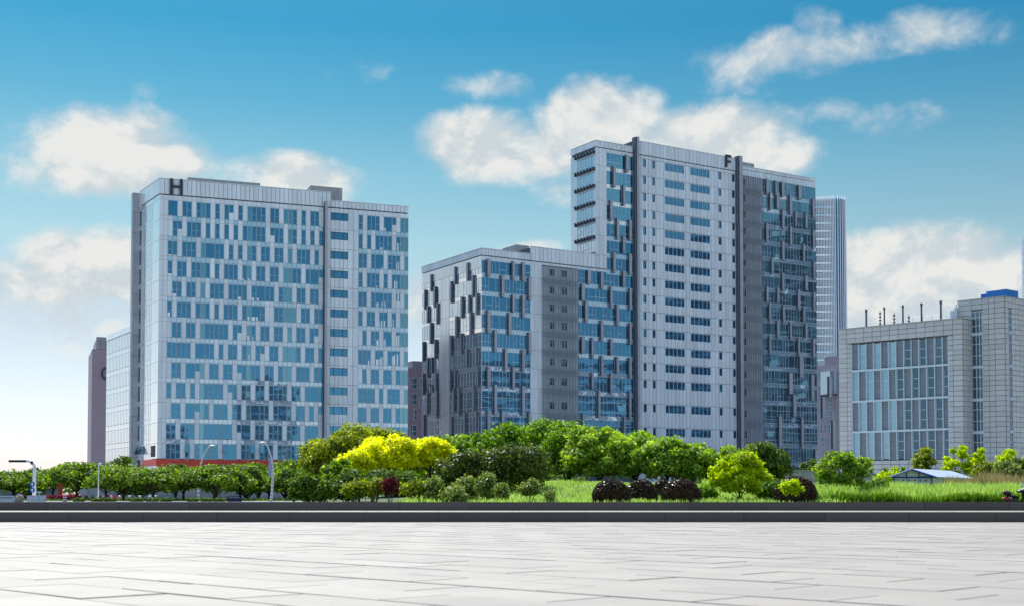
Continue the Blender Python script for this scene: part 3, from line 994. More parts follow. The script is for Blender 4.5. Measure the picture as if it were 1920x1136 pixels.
# right-hand screens and cladding
cl = MB()
Zs = [GZ] + [z - .1 for z in FZ[::-1] if z > GZ + 1]
def zlist(top, lo=GZ):
    return [lo] + [z for z in reversed(FZ) if lo + 1 < z < top - 1.2] + [top]
cladding(FF, linsp(s995, s1016, 3), zlist(zlp - .1), [], cl, gap=.05)
cladding(FF, linsp(0, s995, 14), [ztl, zlp - .1], [], cl, gap=.05)
cladding(FF, linsp(s1016, s1137, 18), [fz(1083, 450 + 168 / 3.07) , zlp - .1], [], cl, gap=.05)
cladding(FF, linsp(sT, s1137, 3), zlist(zTp - .1, zl2), [], cl, gap=.05)
cladding(FF, linsp(s1137, s1187, 7), [fz(1137, 286.5), zTp - .1], [], cl, gap=.05)
cladding(FF, linsp(s1388, s1529, 20), [fz(1430, 320 + 100 / 6.31), fz(1430, 325)], [], cl, gap=.05)
# main wall with its windows
wt = [fz(1246.8, 306 + 31.4 * k) for k in range(14)] + [fz(1246.8, 759), fz(1246.8, 802.5), fz(1246.8, 843)]
px1 = (fz(1246.8, 320) - fz(1246.8, 330)) / 10
wh_s, wh_a = 14.8 * px1, 14.2 * px1
hF = []
for k, z1 in enumerate(wt):
    for (ua, ub, strip) in ((1206, 1211.4, 0), (1223, 1228.3, 0), (1246.8, 1283.3, 1), (1294.6, 1331.3, 1), (1347.5, 1352.5, 0), (1373.3, 1378, 0)):
        a0, a1 = fs(ua, 450), fs(ub, 450)
        h = wh_s if strip else wh_a
        hF.append((a0, a1, z1 - h, z1))
        cols = [a0 + (a1 - a0) * q for q in (.2, .42, .62, .84)] if strip else ()
        window(FF, a0, a1, z1 - h, z1, FB_, cols=cols, glass=M['glass'], frame=M['mullion'] if strip else M['mullion_dark'], dep=-.2, bw=.05)
cladding(FF, linsp(s1195 + .02, s1380 - .02, 27), [GZ] + [z + .12 for z in reversed(wt)] + [zRp - .1], hF, cl, gap=.085)
cl.build('cladding', M['clad'], FB_, kind='stuff')
# left faces cladding
cl = MB()
cladding(FL, linsp(gL1, gL2, 3), zlist(zlp - 2.6), [], cl, gap=.05)
cladding(FL, linsp(.1, gL3, 16), [zlp - 2.6, zlp - .1], [], cl, gap=.05)
hT = []
tw0, tw1 = FT.s_of(1113.5, 330), FT.s_of(1082.5, 330)
for k in range(7):
    z1, z0 = FT.z_of(1114, 250 + (150 + 121 * k) / 3.785), FT.z_of(1114, 250 + (240 + 121 * k) / 3.785)
    hT.append((tw0, tw1, z0, z1))
    window(FT, tw0, tw1, z0, z1, FB_, cols=[tw0 + (tw1 - tw0) * q / 6 for q in range(1, 6)], rows=[z0 + (z1 - z0) * .35], glass=M['spandrel'], frame=M['mullion'], dep=-.1)
    sh = MB()
    for q in linsp(tw0 - .3, tw1 + .3, 6):
        sh.box(FT, q - .10, q + .10, z1 + .10, z1 + .85, .02, .62)
    sh.box(FT, tw0 - .4, tw1 + .4, z1 + .78, z1 + .88, .64, .72)
    sh.box(FT, tw0 - .4, tw1 + .4, z1 + .06, z1 + .16, .64, .72)
    sh.build('sunshade', M['letter'], FB_)
cladding(FT, [.1, tw0 * .6, tw0 + .02, tw0 + (tw1 - tw0) / 3, tw0 + (tw1 - tw0) * 2 / 3, tw1, tL], [zl - 1] + [h[3] + 1.05 for h in reversed(hT)], hT, cl, gap=.05)
cl.build('cladding', M['clad_light'], FB_, kind='stuff')
# screened stair zones
def screen(a0, a1, ztop, wins):
    bk = MB()
    A = linsp(a0, a1, 6)
    hs = []
    prev = ztop
    for zf in [z for z in FZ if z < ztop - 1]:
        for q0, q1 in wins:
            b0, b1 = a0 + (a1 - a0) * q0, a0 + (a1 - a0) * q1
            z0 = zf + (min(prev, zf + fp) - zf) * .30
            hs.append((b0, b1, z0, z0 + 1.55))
            window(FF, b0, b1, z0, z0 + 1.55, FB_, cols=[(b0 + b1) / 2], glass=M['glass_dark'], frame=M['mullion_dark'], dep=-.15)
        prev = zf - SPH
    cladding(FF, A, zlist(ztop), hs, bk, gap=.05)
    bk.build('rear_panel', M['screen_back'], FB_, kind='stuff')
    sb = MB()
    n = 12
    for a in linsp(a0 + .1, a1 - .1, n):
        sb.box(FF, a - .05, a + .05, GZ, ztop, .45, .6)
    for zf in [z for z in FZ if z < ztop]:
        sb.box(FF, a0, a1, zf - .05, zf + .05, .4, .66)
        sb.box(FF, a0, a1, zf - SPH - .05, zf - SPH + .05, .4, .66)
        for q in range(5):
            zz_ = zf - SPH * (q + .5) / 5
            sb.box(FF, a0 + .12, a1 - .12, zz_ - .035, zz_ + .035, .46, .56)
    n2 = int((ztop - GZ) / 1.3)
    for i in range(n2):
        zz_ = GZ + (i + .5) * (ztop - GZ) / n2
        sb.box(FF, a0 + .12, a1 - .12, zz_ - .03, zz_ + .03, .5, .54)
    sb.build('louver_screen', M['louver'], FB_)
screen(s1016, s1083, fz(1016, 450 + 150 / 3.07), [(.2, .34), (.54, .69)])
screen(s1388, s1428, fz(1390, 320 + 62 / 6.31), [(.12, .24)])
# parapets
mb = MB()
pwf = fs(1250) - fs(1242)
cladding(FF, linsp(0, sStepL, 15), [zlp + .05, zl - .1], [], mb, gap=.07, d1=.10)
mb.box(FF, -.1, sStepL, zl - .09, zl, -.5, .2)
cladding(FF, linsp(sStepL + .05, s1137, 19), [zlp + .05, zl2 - .1], [], mb, gap=.07, d1=.10)
mb.box(FF, sStepL + .02, s1137, zl2 - .09, zl2, -.5, .2)
mb.build('parapet', M['clad'], FB_)
mb = MB()
cladding(FF, linsp(sT, s1187 - .1, 9), [zTp + .05, zT - .1], [], mb, gap=.07, d1=.10)
mb.box(FF, sT - .1, s1187, zT - .09, zT, -.5, .2)
cladding(FF, linsp(s1195 + .02, s1380 - .02, 27), [zRp + .05, zR - .1], [], mb, gap=.07, d1=.10)
mb.box(FF, s1195 + .02, s1380 - .02, zR - .09, zR, -.5, .2)
mb.build('parapet', M['clad'], FB_)
mb = MB()
cladding(FF, linsp(s1388 + .05, s1529, 21), [fz(1430, 325) + .05, zT - .1], [], mb, gap=.07, d1=.10)
mb.box(FF, s1388 + .05, s1529 + .05, zT - .09, zT, -.5, .2)
mb.build('parapet', M['clad'], FB_)
mb = MB()
cladding(FL, linsp(.12, lL, 15), [zlp + .05, zl - .1], [], mb, gap=.07, d1=.10)
mb.box(FL, .12, lL, zl - .09, zl, -.5, .2)
mb.build('parapet', M['clad'], FB_)
mb = MB()
cladding(FT, linsp(.12, tL, 8), [zTp + .05, zT - .1], [], mb, gap=.07, d1=.10)
mb.box(FT, .12, tL, zT - .09, zT, -.5, .2)
mb.build('parapet', M['clad'], FB_)
for a0, a1, top in ((s1187, s1195, zR + .6), (s1380, s1388, zR + .5)):
    mb = MB()
    zz = linsp(GZ, top, 18)
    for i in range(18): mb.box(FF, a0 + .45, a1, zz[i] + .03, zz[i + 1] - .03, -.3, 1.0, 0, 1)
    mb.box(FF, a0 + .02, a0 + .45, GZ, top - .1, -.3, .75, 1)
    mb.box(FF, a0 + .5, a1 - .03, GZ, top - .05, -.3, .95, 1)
    mb.build('pilaster', [M['fin'], M['fin_shade_dark']], FB_)
# letter F
mb = MB()
h0, h1 = fs(1358.5, 303), fs(1369, 303)
hz1, hz0 = fz(1362, 291.5), fz(1360, 314.5)
sw = (h1 - h0) * .30
mb.box(FF, h0, h0 + sw, hz0, hz1, .12, .5)
mb.box(FF, h0 + sw, h1, hz1 - sw * .95, hz1, .12, .48)
zm = hz0 + (hz1 - hz0) * .48
mb.box(FF, h0 + sw, h1 - sw * .2, zm - sw * .45, zm + sw * .45, .12, .48)
mb.build('letter_sign', M['letter'], FB_, label='big dark letter F standing above the roof edge')
roof_box(FF, 1392, 1414, 306, 320, 6, 6, M['concrete'], FB_, base=zT - 1)
roof_box(FF, 968, 992, 460, 475, 7, 6, M['concrete'], FB_, base=zl - 1, seams=4)
roof_box(FL, 944, 968, 461, 475, 24, 5, M['concrete'], FB_, base=zl - 1) if False else None

# ================================================================== stone building at the right
FS = Face(at(1804, 596.5, 179)[:2], ray(-1750, 930)[:2])
SR = ray(3600, 930)
FSR = Face(FS.O, SR[:2])
ST = empty_at('stone_building', 'grey stone-clad hall with a large gridded window and tall pipes along its roof', 'building', FS, 0)
zS = FS.z_of(1804, 596.5)
sW = FS.s_of(1572, 617)
gx0, gx1 = FS.s_of(1778, 740), FS.s_of(1597.4, 740)
gz1, gz0 = FS.z_of(1600, 645.5), FS.z_of(1600, 863)
rowz = [FS.z_of(1600, v) for v in (645.5, 695.5, 753, 810, 863)]
sideL = FSR.s_of(1820.5, 600)
prism('wall', [tuple(FS.O + FS.D * .3 + FSR.D * .3), tuple(FS.O + FSR.D * sideL), tuple(FS.O + FSR.D * sideL + FS.D * sW), tuple(FS.O + FS.D * (sW - .02) + FSR.D * .9)],
      GZ - .5, zS - .35, M['stone_joint'], ST)
unit = bpy.data.meshes.new('stone_slab')
unit.from_pydata([(x, y, z) for x in (0, 1) for y in (0, 1) for z in (0, 1)], [],
                 [(0, 1, 3, 2), (4, 6, 7, 5), (0, 4, 5, 1), (2, 3, 7, 6), (1, 5, 7, 3), (0, 2, 6, 4)])
unit.materials.append(M['stone'])
tiles_left = [300]
def tiling(F, A, Z, holes, parent, rest, gap=.06):
    ang = math.atan2(F.D.y, F.D.x)
    for i in range(len(A) - 1):
        hs = [h for h in holes if h[0] < A[i + 1] and h[1] > A[i]]
        for j in range(len(Z) - 2, -1, -1):
            for (a0, a1, z0, z1) in subtract((A[i] + gap / 2, A[i + 1] - gap / 2, Z[j] + gap / 2, Z[j + 1] - gap / 2), hs):
                if a1 - a0 < .15 or z1 - z0 < .15: continue
                if tiles_left[0] > 0 and (a1 - a0) > .7 and z0 > 4:
                    tiles_left[0] -= 1
                    o = bpy.data.objects.new('tile', unit)
                    COL.objects.link(o)
                    o.parent = parent
                    off = parent_loc(parent)
                    pj = .0 + .02 * ((i * 7 + j * 3) % 3) / 3
                    # local y runs along -N or +N depending on the handedness of the face
                    hand = F.D.x * F.N.y - F.D.y * F.N.x > 0
                    p = F.pt(a0, z0, -.3 if hand else pj)
                    o.location = Vector(p) - off
                    o.rotation_euler = (0, 0, ang)
                    o.scale = (a1 - a0, .3 + pj, z1 - z0)
                else:
                    rest.box(F, a0, a1, z0, z1, -.3, 0)
rest = MB()
nzr = round((zS - GZ) / .72)
Zs_ = linsp(GZ, zS, nzr)
nA = round(sW / 1.3)
tiling(FS, linsp(0.02, sW, nA), Zs_, [(gx0 - .1, gx1 + .1, gz0 - .1, gz1 + .1)], ST, rest)
tiling(FSR, linsp(.32, sideL, max(3, round(sideL / 1.3))), Zs_, [], ST, rest)
mb = MB()
mb.box(FS, -.1, sW + .1, zS, zS + .12, -.7, .12)
mb.box(FSR, .13, sideL, zS, zS + .119, -.7, .12)
mb.build('coping', M['concrete'], ST)
# gridded window
edges = [118, 158, 203, 246, 290, 335, 380, 425, 470, 515, 560, 608, 655, 690]
ea = [FS.s_of(1560 + e / 3.156, 740) for e in edges]
mb = MB(); gr = MB()
for r in range(4):
    z1, z0 = rowz[r], rowz[r + 1]
    for c in range(13):
        a1, a0 = ea[c], ea[c + 1]
        glassy = (c + r) % 2 == 1
        if glassy:
            f = MB(); g = MB()
            hs = [z0 + .12, z0 + (z1 - z0) * .33, z0 + (z1 - z0) * .64, z1 - .05]
            for q in range(3):
                g.box(FS, a0 + .1, a1 - .1, hs[q] + .03, hs[q + 1] - .03, -.38, -.33)
                if q: f.box(FS, a0 + .08, a1 - .08, hs[q] - .04, hs[q] + .04, -.4, -.29)
            f.box(FS, a0 + .06, a0 + .14, z0, z1, -.4, -.3)
            f.box(FS, a1 - .14, a1 - .06, z0, z1, -.4, -.3)
            o = f.build('window', M['mullion'], ST)
            g.build('glass', M['glass_sky'] if c < 6 else M['glass_dark'], o)  # brighter left panes: the sky's reflection is put into the glass tint
        else:
            b = MB()
            nn = 14
            for q in range(nn):
                zz0 = z0 + (z1 - z0) * q / nn
                b.box(FS, a0 + .06, a1 - .06, zz0 + .03, zz0 + (z1 - z0) / nn - .02, -.36, -.24)
            b.build('louver_panel', M['louver'], ST)
for a in ea: mb.box(FS, a - .06, a + .06, gz0, gz1, -.4, .0)
for z in rowz[1:-1]: mb.box(FS, gx0, gx1, z - .14, z + .14, -.4, .08)
mb.build('grid_frame', M['mullion'], ST)
# raised part behind it
p20 = Vector(FSR.pt(sideL, 0)[:2])
TL = Vector(ray(-1584, 930)[:2]).normalized()
FX = Face(tuple(p20), tuple(-TL))          # runs right-forward from the junction
aC = FX.s_of(1882.6, 600)
FX2 = Face(FX.pt(aC, 0)[:2], tuple(TL))    # origin at the outer corner, runs left-away
FX3 = Face(FX2.O, ray(4080, 930)[:2])
zX = FX2.z_of(1882.6, 556)
xL = FX2.s_of(1795, 566)
xR = FX3.s_of(1950, 560)
prism('wall', [tuple(FX2.O + FX2.D * .3 + FX3.D * .3), tuple(FX2.O + FX3.D * xR + FX2.D * .3), tuple(FX2.O + FX3.D * xR + FX2.D * xL), tuple(FX2.O + FX2.D * xL + FX3.D * .3)],
      GZ - .5, zX - .3, M['stone_joint'], ST)
st0, st1 = FX2.s_of(1842.5, 650), FX2.s_of(1822, 650)
zv = [FX2.z_of(1840, v) for v in (581, 625.5, 687.5, 749, 810, 872)]
sr0, sr1 = FX3.s_of(1891.5, 650), FX3.s_of(1897.5, 650)
nzx = round((zX - GZ) / .72)
Zx = linsp(GZ, zX, nzx)
tiling(FX2, [0.02] + linsp(1.3, st0, max(2, round((st0 - 1.3) / 1.35))) + [st1] + linsp(st1 + .01, xL, max(1, round((xL - st1) / 1.35))), Zx, [(st0, st1, GZ, zv[0])], ST, rest)
tiling(FX3, [.32, sr0, sr1] + linsp(sr1 + .01, xR, 8), Zx, [(sr0, sr1, GZ, zv[0])], ST, rest)
rest.build('stone_cladding', M['stone'], ST, kind='stuff')
for F_, a0, a1 in ((FX2, st0, st1), (FX3, sr0, sr1)):
    for k in range(5):
        window(F_, a0, a1, zv[k + 1] + .15, zv[k] - .1, ST, cols=[a0 + (a1 - a0) * q for q in ((.28, .6) if F_ is FX2 else (.5,))],
               rows=[zv[k + 1] + (zv[k] - zv[k + 1]) * q for q in (.35, .7)], glass=M['glass_dark'], frame=M['mullion'], dep=-.2, bw=.09)
        mb = MB(); mb.box(F_, a0 - .05, a1 + .1, zv[k + 1] - .14, zv[k + 1] + .14, -.3, .1); mb.build('ledge', M['mullion'], ST)
mb = MB()
mb.box(FX2, -.05, xL, zX, zX + .1, -.6, .1); mb.box(FX3, .11, xR, zX, zX + .099, -.6, .1)
mb.build('coping', M['concrete'], ST)
# blue sheet box and roof equipment
BBt = Face(tuple(FX2.O - FX2.N * 2.5), tuple(FX2.D)); BB2 = Face(tuple(FX2.O - FX2.N * 2.5 + FX3.D * .8), tuple(FX3.D))
mb = MB()
b0, b1 = BBt.s_of(1884, 550), BBt.s_of(1838.5, 553)
zbl = BBt.z_of(1862, 549.5)
for q in range(7):
    mb.box(BBt, b0 + (b1 - b0) * q / 7, b0 + (b1 - b0) * (q + 1) / 7 - .04, zX - .3, zbl, -3, 0)
mb.build('blue_rooftop_box', M['blue'], ST)
mb = MB()
c0, c1 = BB2.s_of(1886, 550), BB2.s_of(1909.5, 552)
for q in range(5):
    mb.box(BB2, c0 + (c1 - c0) * q / 5, c0 + (c1 - c0) * (q + 1) / 5 - .04, zX - .3, zbl + .15, -3, 0)
mb.build('blue_rooftop_box', M['blue'], ST)
FSB = Face(tuple(FS.O - FS.N * 2.0), tuple(FS.D))
for x, yt, rad in ((203, 128, .15), (310, 115, .12), (420, 103, .13), (530, 92, .14), (645, 78, .15)):
    a = FSB.s_of(1560 + x / 3.156, 600); z1 = FSB.z_of(1560 + x / 3.156, 540 + yt / 3.156)
    mb = MB(); mb.bar(FSB.pt(a, zS - .3), FSB.pt(a, z1), rad, rad * .9, 8); mb.bar(FSB.pt(a, z1 - .4), FSB.pt(a, z1 + .05), rad * 1.25, rad * 1.25, 8)
    mb.build('roof_pipe', M['fin_shade_dark'], ST)
for x, yt in ((285, 140), (368, 148), (455, 158)):
    a = FSB.s_of(1560 + x / 3.156, 600); z1 = FSB.z_of(1560 + x / 3.156, 540 + yt / 3.156)
    mb = MB()
    zz_ = zS
    while zz_ < z1:
        mb.bar(FSB.pt(a, zz_), FSB.pt(a, zz_ + .22), .17, .17, 8); mb.bar(FSB.pt(a, zz_ + .22), FSB.pt(a, zz_ + .5), .05, .05, 6); zz_ += .5
    mb.build('insulator_stack', M['fin_shade_dark'], ST)
mb = MB()
for x0, x1, yt in ((700, 722, 135), (722, 742, 118)):
    a0, a1 = FSB.s_of(1560 + x0 / 3.156, 590), FSB.s_of(1560 + x1 / 3.156, 590)
    mb.box(FSB, a0, a1 + .05, zS, FSB.z_of(1560 + x0 / 3.156, 540 + yt / 3.156), -1.5, 0)
mb.bar(FSB.pt(FSB.s_of(1793, 580), zS), FSB.pt(FSB.s_of(1793, 580), FSB.z_of(1793, 571.5)), .1)
for u in (1712, 1730, 1748, 1766): mb.bar(FSB.pt(FSB.s_of(u), zS), FSB.pt(FSB.s_of(u), zS + 1.1), .03)
mb.bar(FSB.pt(FSB.s_of(1712), zS + 1.1), FSB.pt(FSB.s_of(1780), zS + 1.1), .03)
mb.build('roof_equipment', M['hazewhite'], ST)

# ================================================================== background buildings
# slender striped tower
TY = 640
tw = thing('glass_tower', 'far slender tower with close white vertical ribs and a rounded edge', 'building', at(1560, 930, TY)[:2] + (GZ,) if False else (at(1560, 930, TY).x, TY, GZ))
c1_, c0_ = at(1594, 600, TY), at(1500, 600, TY)
rad = 7.0
path = []
x0_, xr = c0_.x, c1_.x
for i in range(26): path.append((x0_ + (xr - rad - x0_) * i / 25, TY + 5 - 5 * i / 25, 0))
for i in range(1, 9):
    t = R(90 - i * 11)
    path.append((xr - rad + rad * math.cos(t), TY + rad - rad * math.sin(t), 0))
ztw0, ztw1 = at(1532, 367, TY).z, at(1590, 369, TY).z
prism('wall', [(x, y + .8) for x, y, _ in path] + [(xr - .8, TY + 30), (x0_, TY + 30)], GZ, ztw1 - .6, M['glass'], tw)
for i, (x, y, _) in enumerate(path[::1]):
    F1 = Face((x, y), (1, 0))
    b = MB(); b.box(F1, -.14, .14, GZ, ztw1 + (.0 if i % 2 else .7), -.8, .45 if i < 27 else .2)
    b.build('rib', M['tower_bars'], tw)
b = MB()
for z in np.arange(12, ztw1 - 3, 4.0):
    b.box(Face((x0_, TY + 1.0), (1, 0)), 0, xr - rad - x0_, z, z + .9, -.5, .1)
b.build('floor_band', M['spandrel'], tw)

# mauve office behind, right of the tower
FM = Face(at(1574, 672, 330)[:2], ray(-548, 930)[:2])
MBd = empty_at('mauve_building', 'mauve office with a glass bay squeezed between the tall tower and the stone hall', 'building', FM, 0)
mz = FM.z_of(1572, 681)
mw = FM.s_of(1525, 700)
bx = MB(); holes = []
k = 3.7875
wins = [(628, 640, 447, 515), (628, 652, 540, 608), (643, 667, 628, 695), (697, 722, 622, 692), (640, 653, 720, 787), (667, 693, 718, 785), (707, 722, 715, 782),
        (640, 653, 810, 878), (667, 680, 810, 878), (695, 720, 808, 875), (643, 667, 905, 968), (682, 693, 905, 968), (710, 722, 900, 965)]
for x0, x1, y0, y1 in wins:
    ua, ub, va, vb = 1370 + x0 / k, 1370 + x1 / k, 580 + y0 / k, 580 + y1 / k
    a0, a1 = sorted((FM.s_of(ua, va), FM.s_of(ub, va)))
    z1, z0 = FM.z_of(ua, va), FM.z_of(ua, vb)
    holes.append((a0, a1, z0, z1))
    window(FM, a0, a1, z0, z1, MBd, cols=[(a0 + a1) / 2] if x1 - x0 > 20 else (), rows=[z0 + (z1 - z0) * .4], glass=M['glass_teal'], dep=-.25, bw=.12)
cladding(FM, linsp(0, mw, 6), linsp(GZ, mz, 12), holes, bx, gap=.05)
bx.build('cladding', M['mauve_haze'], MBd, kind='stuff')
b = MB(); b.box(FM, 0, mw, GZ, mz - .1, -20, -.3); b.build('wall', M['mauve_haze'], MBd)
a0, a1 = sorted((FM.s_of(1370 + 655 / k, 700), FM.s_of(1370 + 752 / k, 700)))
window(FM, a0, a1, FM.z_of(1560, 580 + 600 / k), FM.z_of(1560, 580 + 437 / k), MBd, cols=linsp(a0, a1, 5)[1:-1], rows=[FM.z_of(1560, 718), FM.z_of(1560, 712)],
       glass=M['spandrel'], frame=M['mullion'], dep=.9, name='bay_window')
b = MB(); b.box(FM, a0 - .2, a1 + .2, FM.z_of(1560, 742), FM.z_of(1560, 739), -.2, 1.2); b.build('bay_floor', M['fin_shade_dark'], MBd)
b = MB(); b.box(FM, 0, mw, mz, FM.z_of(1572, 662), -12, -4); b.build('roof_house', M['mauve_light'], MBd)

FM2 = Face(at(764, 676, 330)[:2], ray(6000, 930)[:2])
MB2 = empty_at('mauve_building', 'mauve block seen in the gap between the letter H block and the glass block', 'building', FM2, 5)
z2 = FM2.z_of(764, 688.5)
b = MB(); holes = []
m2w = FM2.s_of(800, 700)
for (u0, u1, va, vb) in ((770.2, 781.6, 707.7, 728.6), (770.2, 781.6, 737, 758), (775, 781.6, 767, 787), (770.2, 781.6, 796, 817), (786, 790, 707, 728), (786, 790, 745, 765)):
    a0, a1 = FM2.s_of(u0, 750), FM2.s_of(u1, 750)
    zz1, zz0 = FM2.z_of(u0, va), FM2.z_of(u0, vb)
    holes.append((a0, a1, zz0, zz1))
    window(FM2, a0, a1, zz0, zz1, MB2, cols=[a0 + (a1 - a0) * .35], rows=[zz0 + (zz1 - zz0) * .45], glass=M['glass_dark'], dep=-.2, bw=.1)
cladding(FM2, linsp(-12, m2w, 8), [GZ] + [FM2.z_of(770, v) for v in (818, 790, 760, 730, 702.5)] + [z2], holes, b, gap=.06)
b.build('cladding', M['mauve'], MB2, kind='stuff')
b = MB(); b.box(FM2, -12, m2w, GZ, z2 - .1, -18, -.3); b.build('wall', M['mauve'], MB2)
b = MB(); b.box(FM2, FM2.s_of(779, 680), m2w, z2 - .2, FM2.z_of(785, 675), -8, -2); b.build('roof_house', M['mauve_light'], MB2)

# sliver of a tower at the right edge
pR = at(1917, 448, 520)
FQ = Face(pR[:2], (1, .05))
QT = empty_at('distant_tower', 'thin slice of a pale ribbed tower at the far right edge', 'building', FQ, 5)
b = MB(); b.box(FQ, .2, 20, GZ, pR.z - .5, -1.2, -.3); b.build('wall', M['glass'], QT)
b = MB()
for z in np.arange(6, pR.z, 4.0): b.box(FQ, 0, 20, z, z + 1.3, -.4, .1)
b.box(FQ, 0, .7, GZ, pR.z, -.5, .15)
b.build('floor_band', M['hazewhite'], QT)

# a dark slab block off to the right that the glass of the tower mirrors
for (txt, O_, D_, Ln, Ht) in (('dark glass slab block standing off to the right of the tower', (160, 325), (.40, -.916), 98, 93), ('lower dark block with pale floor bands beside the taller dark slab', (206, 232), (-.55, -.83), 74, 50)):
    NB = thing('dark_building', txt, 'building', (O_[0], O_[1], GZ))
    FN = Face(O_, D_)
    b = MB()
    b.box(FN, 0, Ln, GZ - .5, Ht, 20 if FN.N.x > 0 else -20, 0)
    b.build('wall', M['seam'], NB)
    b = MB()
    sg = -1 if FN.N.x > 0 else 1
    for zf in np.arange(4, Ht - 2, 3.9):
        b.box(FN, 0, Ln, zf, zf + (.7 if Ht > 60 else 1.4), -.1 * sg, .12 * sg)
    b.build('floor_band', M['fin'] if Ht > 60 else M['fin'], NB)
    b = MB()
    for q in range(60):
        aa, zz_ = rng.uniform(1, Ln - 4), 4 + 3.9 * rng.randrange(int(Ht / 3.9) - 1)
        b.box(FN, aa, aa + rng.uniform(1, 4), zz_ + 1.5, zz_ + 3.4, -.1 * sg, .1 * sg)
    b.build('pale_windows', M['glare'], NB, kind='stuff')

# blocks behind the viewer that the windows of the letter H block mirror
for (txt, O_, D_, Ln, Ht) in (('tall dark office block behind the viewpoint, mirrored low in the windows', (92, -8), (.87, .49), 24, 47), ('low dark block behind the viewpoint beside the taller one', (52, -34), (.87, .49), 26, 30)):
    NB = thing('dark_building', txt, 'building', (O_[0], O_[1], -.3))
    FN = Face(O_, D_)
    b = MB(); b.box(FN, 0, Ln, -.3, Ht, -12, 12); b.box(FN, Ln * .3, Ln * .6, Ht, Ht + 4, -8, 8); b.build('wall', M['seam'], NB)
    b = MB()
    for zf in np.arange(4, Ht - 2, 3.9): b.box(FN, -.2, Ln + .2, zf, zf + .9, -12.2, 12.2)
    b.build('floor_band', M['fin'], NB)


# ================================================================== ground, plaza and ledges
def sstep(x, a, b):
    t = min(1, max(0, (x - a) / (b - a)))
    return t * t * (3 - 2 * t)


def gz_at(x, y):
    m = sstep(x, -16, -2) * (1 - .72 * sstep(x, 12, 20))
    h = 1.25 * sstep(y, 68, 96) * m * (1 - sstep(y, 118, 150))
    right = sstep(x, 14, 24)
    h += right * .12 * sstep(y, 70, 84) * (1 - sstep(y, 118, 150))
    h += .12 * math.sin(x * .35 + y * .21) * m * sstep(y, 70, 80) * (1 - sstep(y, 120, 150))
    return GZ + h


xs = sorted(set([-4000, -1500, -700, -400, -250, -160, -120] + list(np.arange(-100, 101, 2.5)) + [120, 160, 250, 400, 700, 1500, 4000]))
ys = sorted(set([55.2, 61] + list(np.arange(68, 160, 2.5)) + [175, 200, 240, 300, 400, 600, 1000, 2000, 6000]))
gm = MB()
for y in ys:
    for x in xs: gm.v.append((x, y, gz_at(x, y)))
nx = len(xs)
for j in range(len(ys) - 1):
    for i in range(nx - 1):
        gm.f.append((j * nx + i, j * nx + i + 1, (j + 1) * nx + i + 1, (j + 1) * nx + i)); gm.m.append(0)
for k, f in enumerate(gm.f):
    x, y = gm.v[f[0]][0], gm.v[f[0]][1]
    gm.m[k] = 1 if y >= 149 else 0
g = gm.build('ground', [M['soil'], M['paved']], kind='structure', smooth=True)
bg_ = MB()
bg_.v = [(-4000, -4000, -.3), (4000, -4000, -.3), (4000, 56.0, -.3), (-4000, 56.0, -.3)]
bg_.f = [(0, 1, 2, 3)]; bg_.m = [0]
bg_.build('ground', M['path'], kind='structure')

D1, D2 = 50.7, 54.9
Z1 = EYE - 28.8 * D1 / F_PX
Z2 = EYE - 10.5 * D2 / F_PX
Fp = Face((0, D1), (1, 0))
Fq = Face((0, D2), (1, 0))
plaza = MB()
plaza.v = [(-140, -60, -.035), (140, -60, -.035), (140, D1 + .3, -.035), (-140, D1 + .3, -.035)]
plaza.f = [(0, 1, 2, 3)]; plaza.m = [0]
plaza_o = plaza.build('plaza', M['joint'], kind='structure')
# stone slabs laid in running bond, turned 45 degrees to the ledges
r1 = ray(-1500, 930)
e1 = Vector((r1[0], r1[1])).normalized()          # long joints run along this
e2 = Vector((-e1.y, e1.x))
if e2.y < 0: e2 = -e2
TLn, TWd, GAP = 2.05, 0.98, .038
tiles = []
rng = random.Random(5)
for j in range(-90, 110):
    off = rng.random() * TLn
    if j % 2: off = (off * .25 + TLn * .5)
    else: off = off * .25
    for i in range(-60, 60):
        c = e1 * (i * TLn + off) + e2 * (j * TWd) + Vector((0, 12))
        if not (-8 < c.y < D1 + .9 and abs(c.x) < 52): continue
        if c.y > D1 + .0 and False: continue
        g0, g1 = GAP * (.4 + .9 * rng.random()), GAP * (.5 + 1.4 * rng.random() ** 2)
        tiles.append((c, (TLn - g0) / 2, (TWd - g1) / 2, rng.uniform(-.004, .003), rng.uniform(-.0015, .0015)))
def seen(c): return c.y > 10.5 and abs(c.x) < .41 * c.y + .8
vis = sorted([t for t in tiles if seen(t[0])], key=lambda t: t[0].length)
near = vis[:300]
nearid = set(id(t) for t in near)
def tile_box(mb, t, rel=Vector((0, 0))):
    c, a, b_, dz, tl = t
    k = len(mb.v)
    for z in (-.06, 0):
        for sx, sy in ((-1, -1), (1, -1), (1, 1), (-1, 1)):
            p = c - rel + e1 * (sx * a) + e2 * (sy * b_)
            mb.v.append((p.x, p.y, (z + dz + tl * sx) if z == 0 else z))
    up = (k + 4, k + 5, k + 6, k + 7)
    fs_ = [up, (k, k + 1, k + 5, k + 4), (k + 1, k + 2, k + 6, k + 5), (k + 2, k + 3, k + 7, k + 6), (k + 3, k, k + 4, k + 7)]
    if e1.x * e2.y - e1.y * e2.x < 0: fs_ = [f[::-1] for f in fs_]
    for f in fs_: mb.f.append(f); mb.m.append(0)
for t in near:
    mb = MB(); tile_box(mb, t)
    mb.build('paving_slab', M['tile'], plaza_o)
mb = MB()
for t in tiles:
    if id(t) not in nearid: tile_box(mb, t)
mb.build('paving_slabs', M['tile'], plaza_o, kind='stuff')

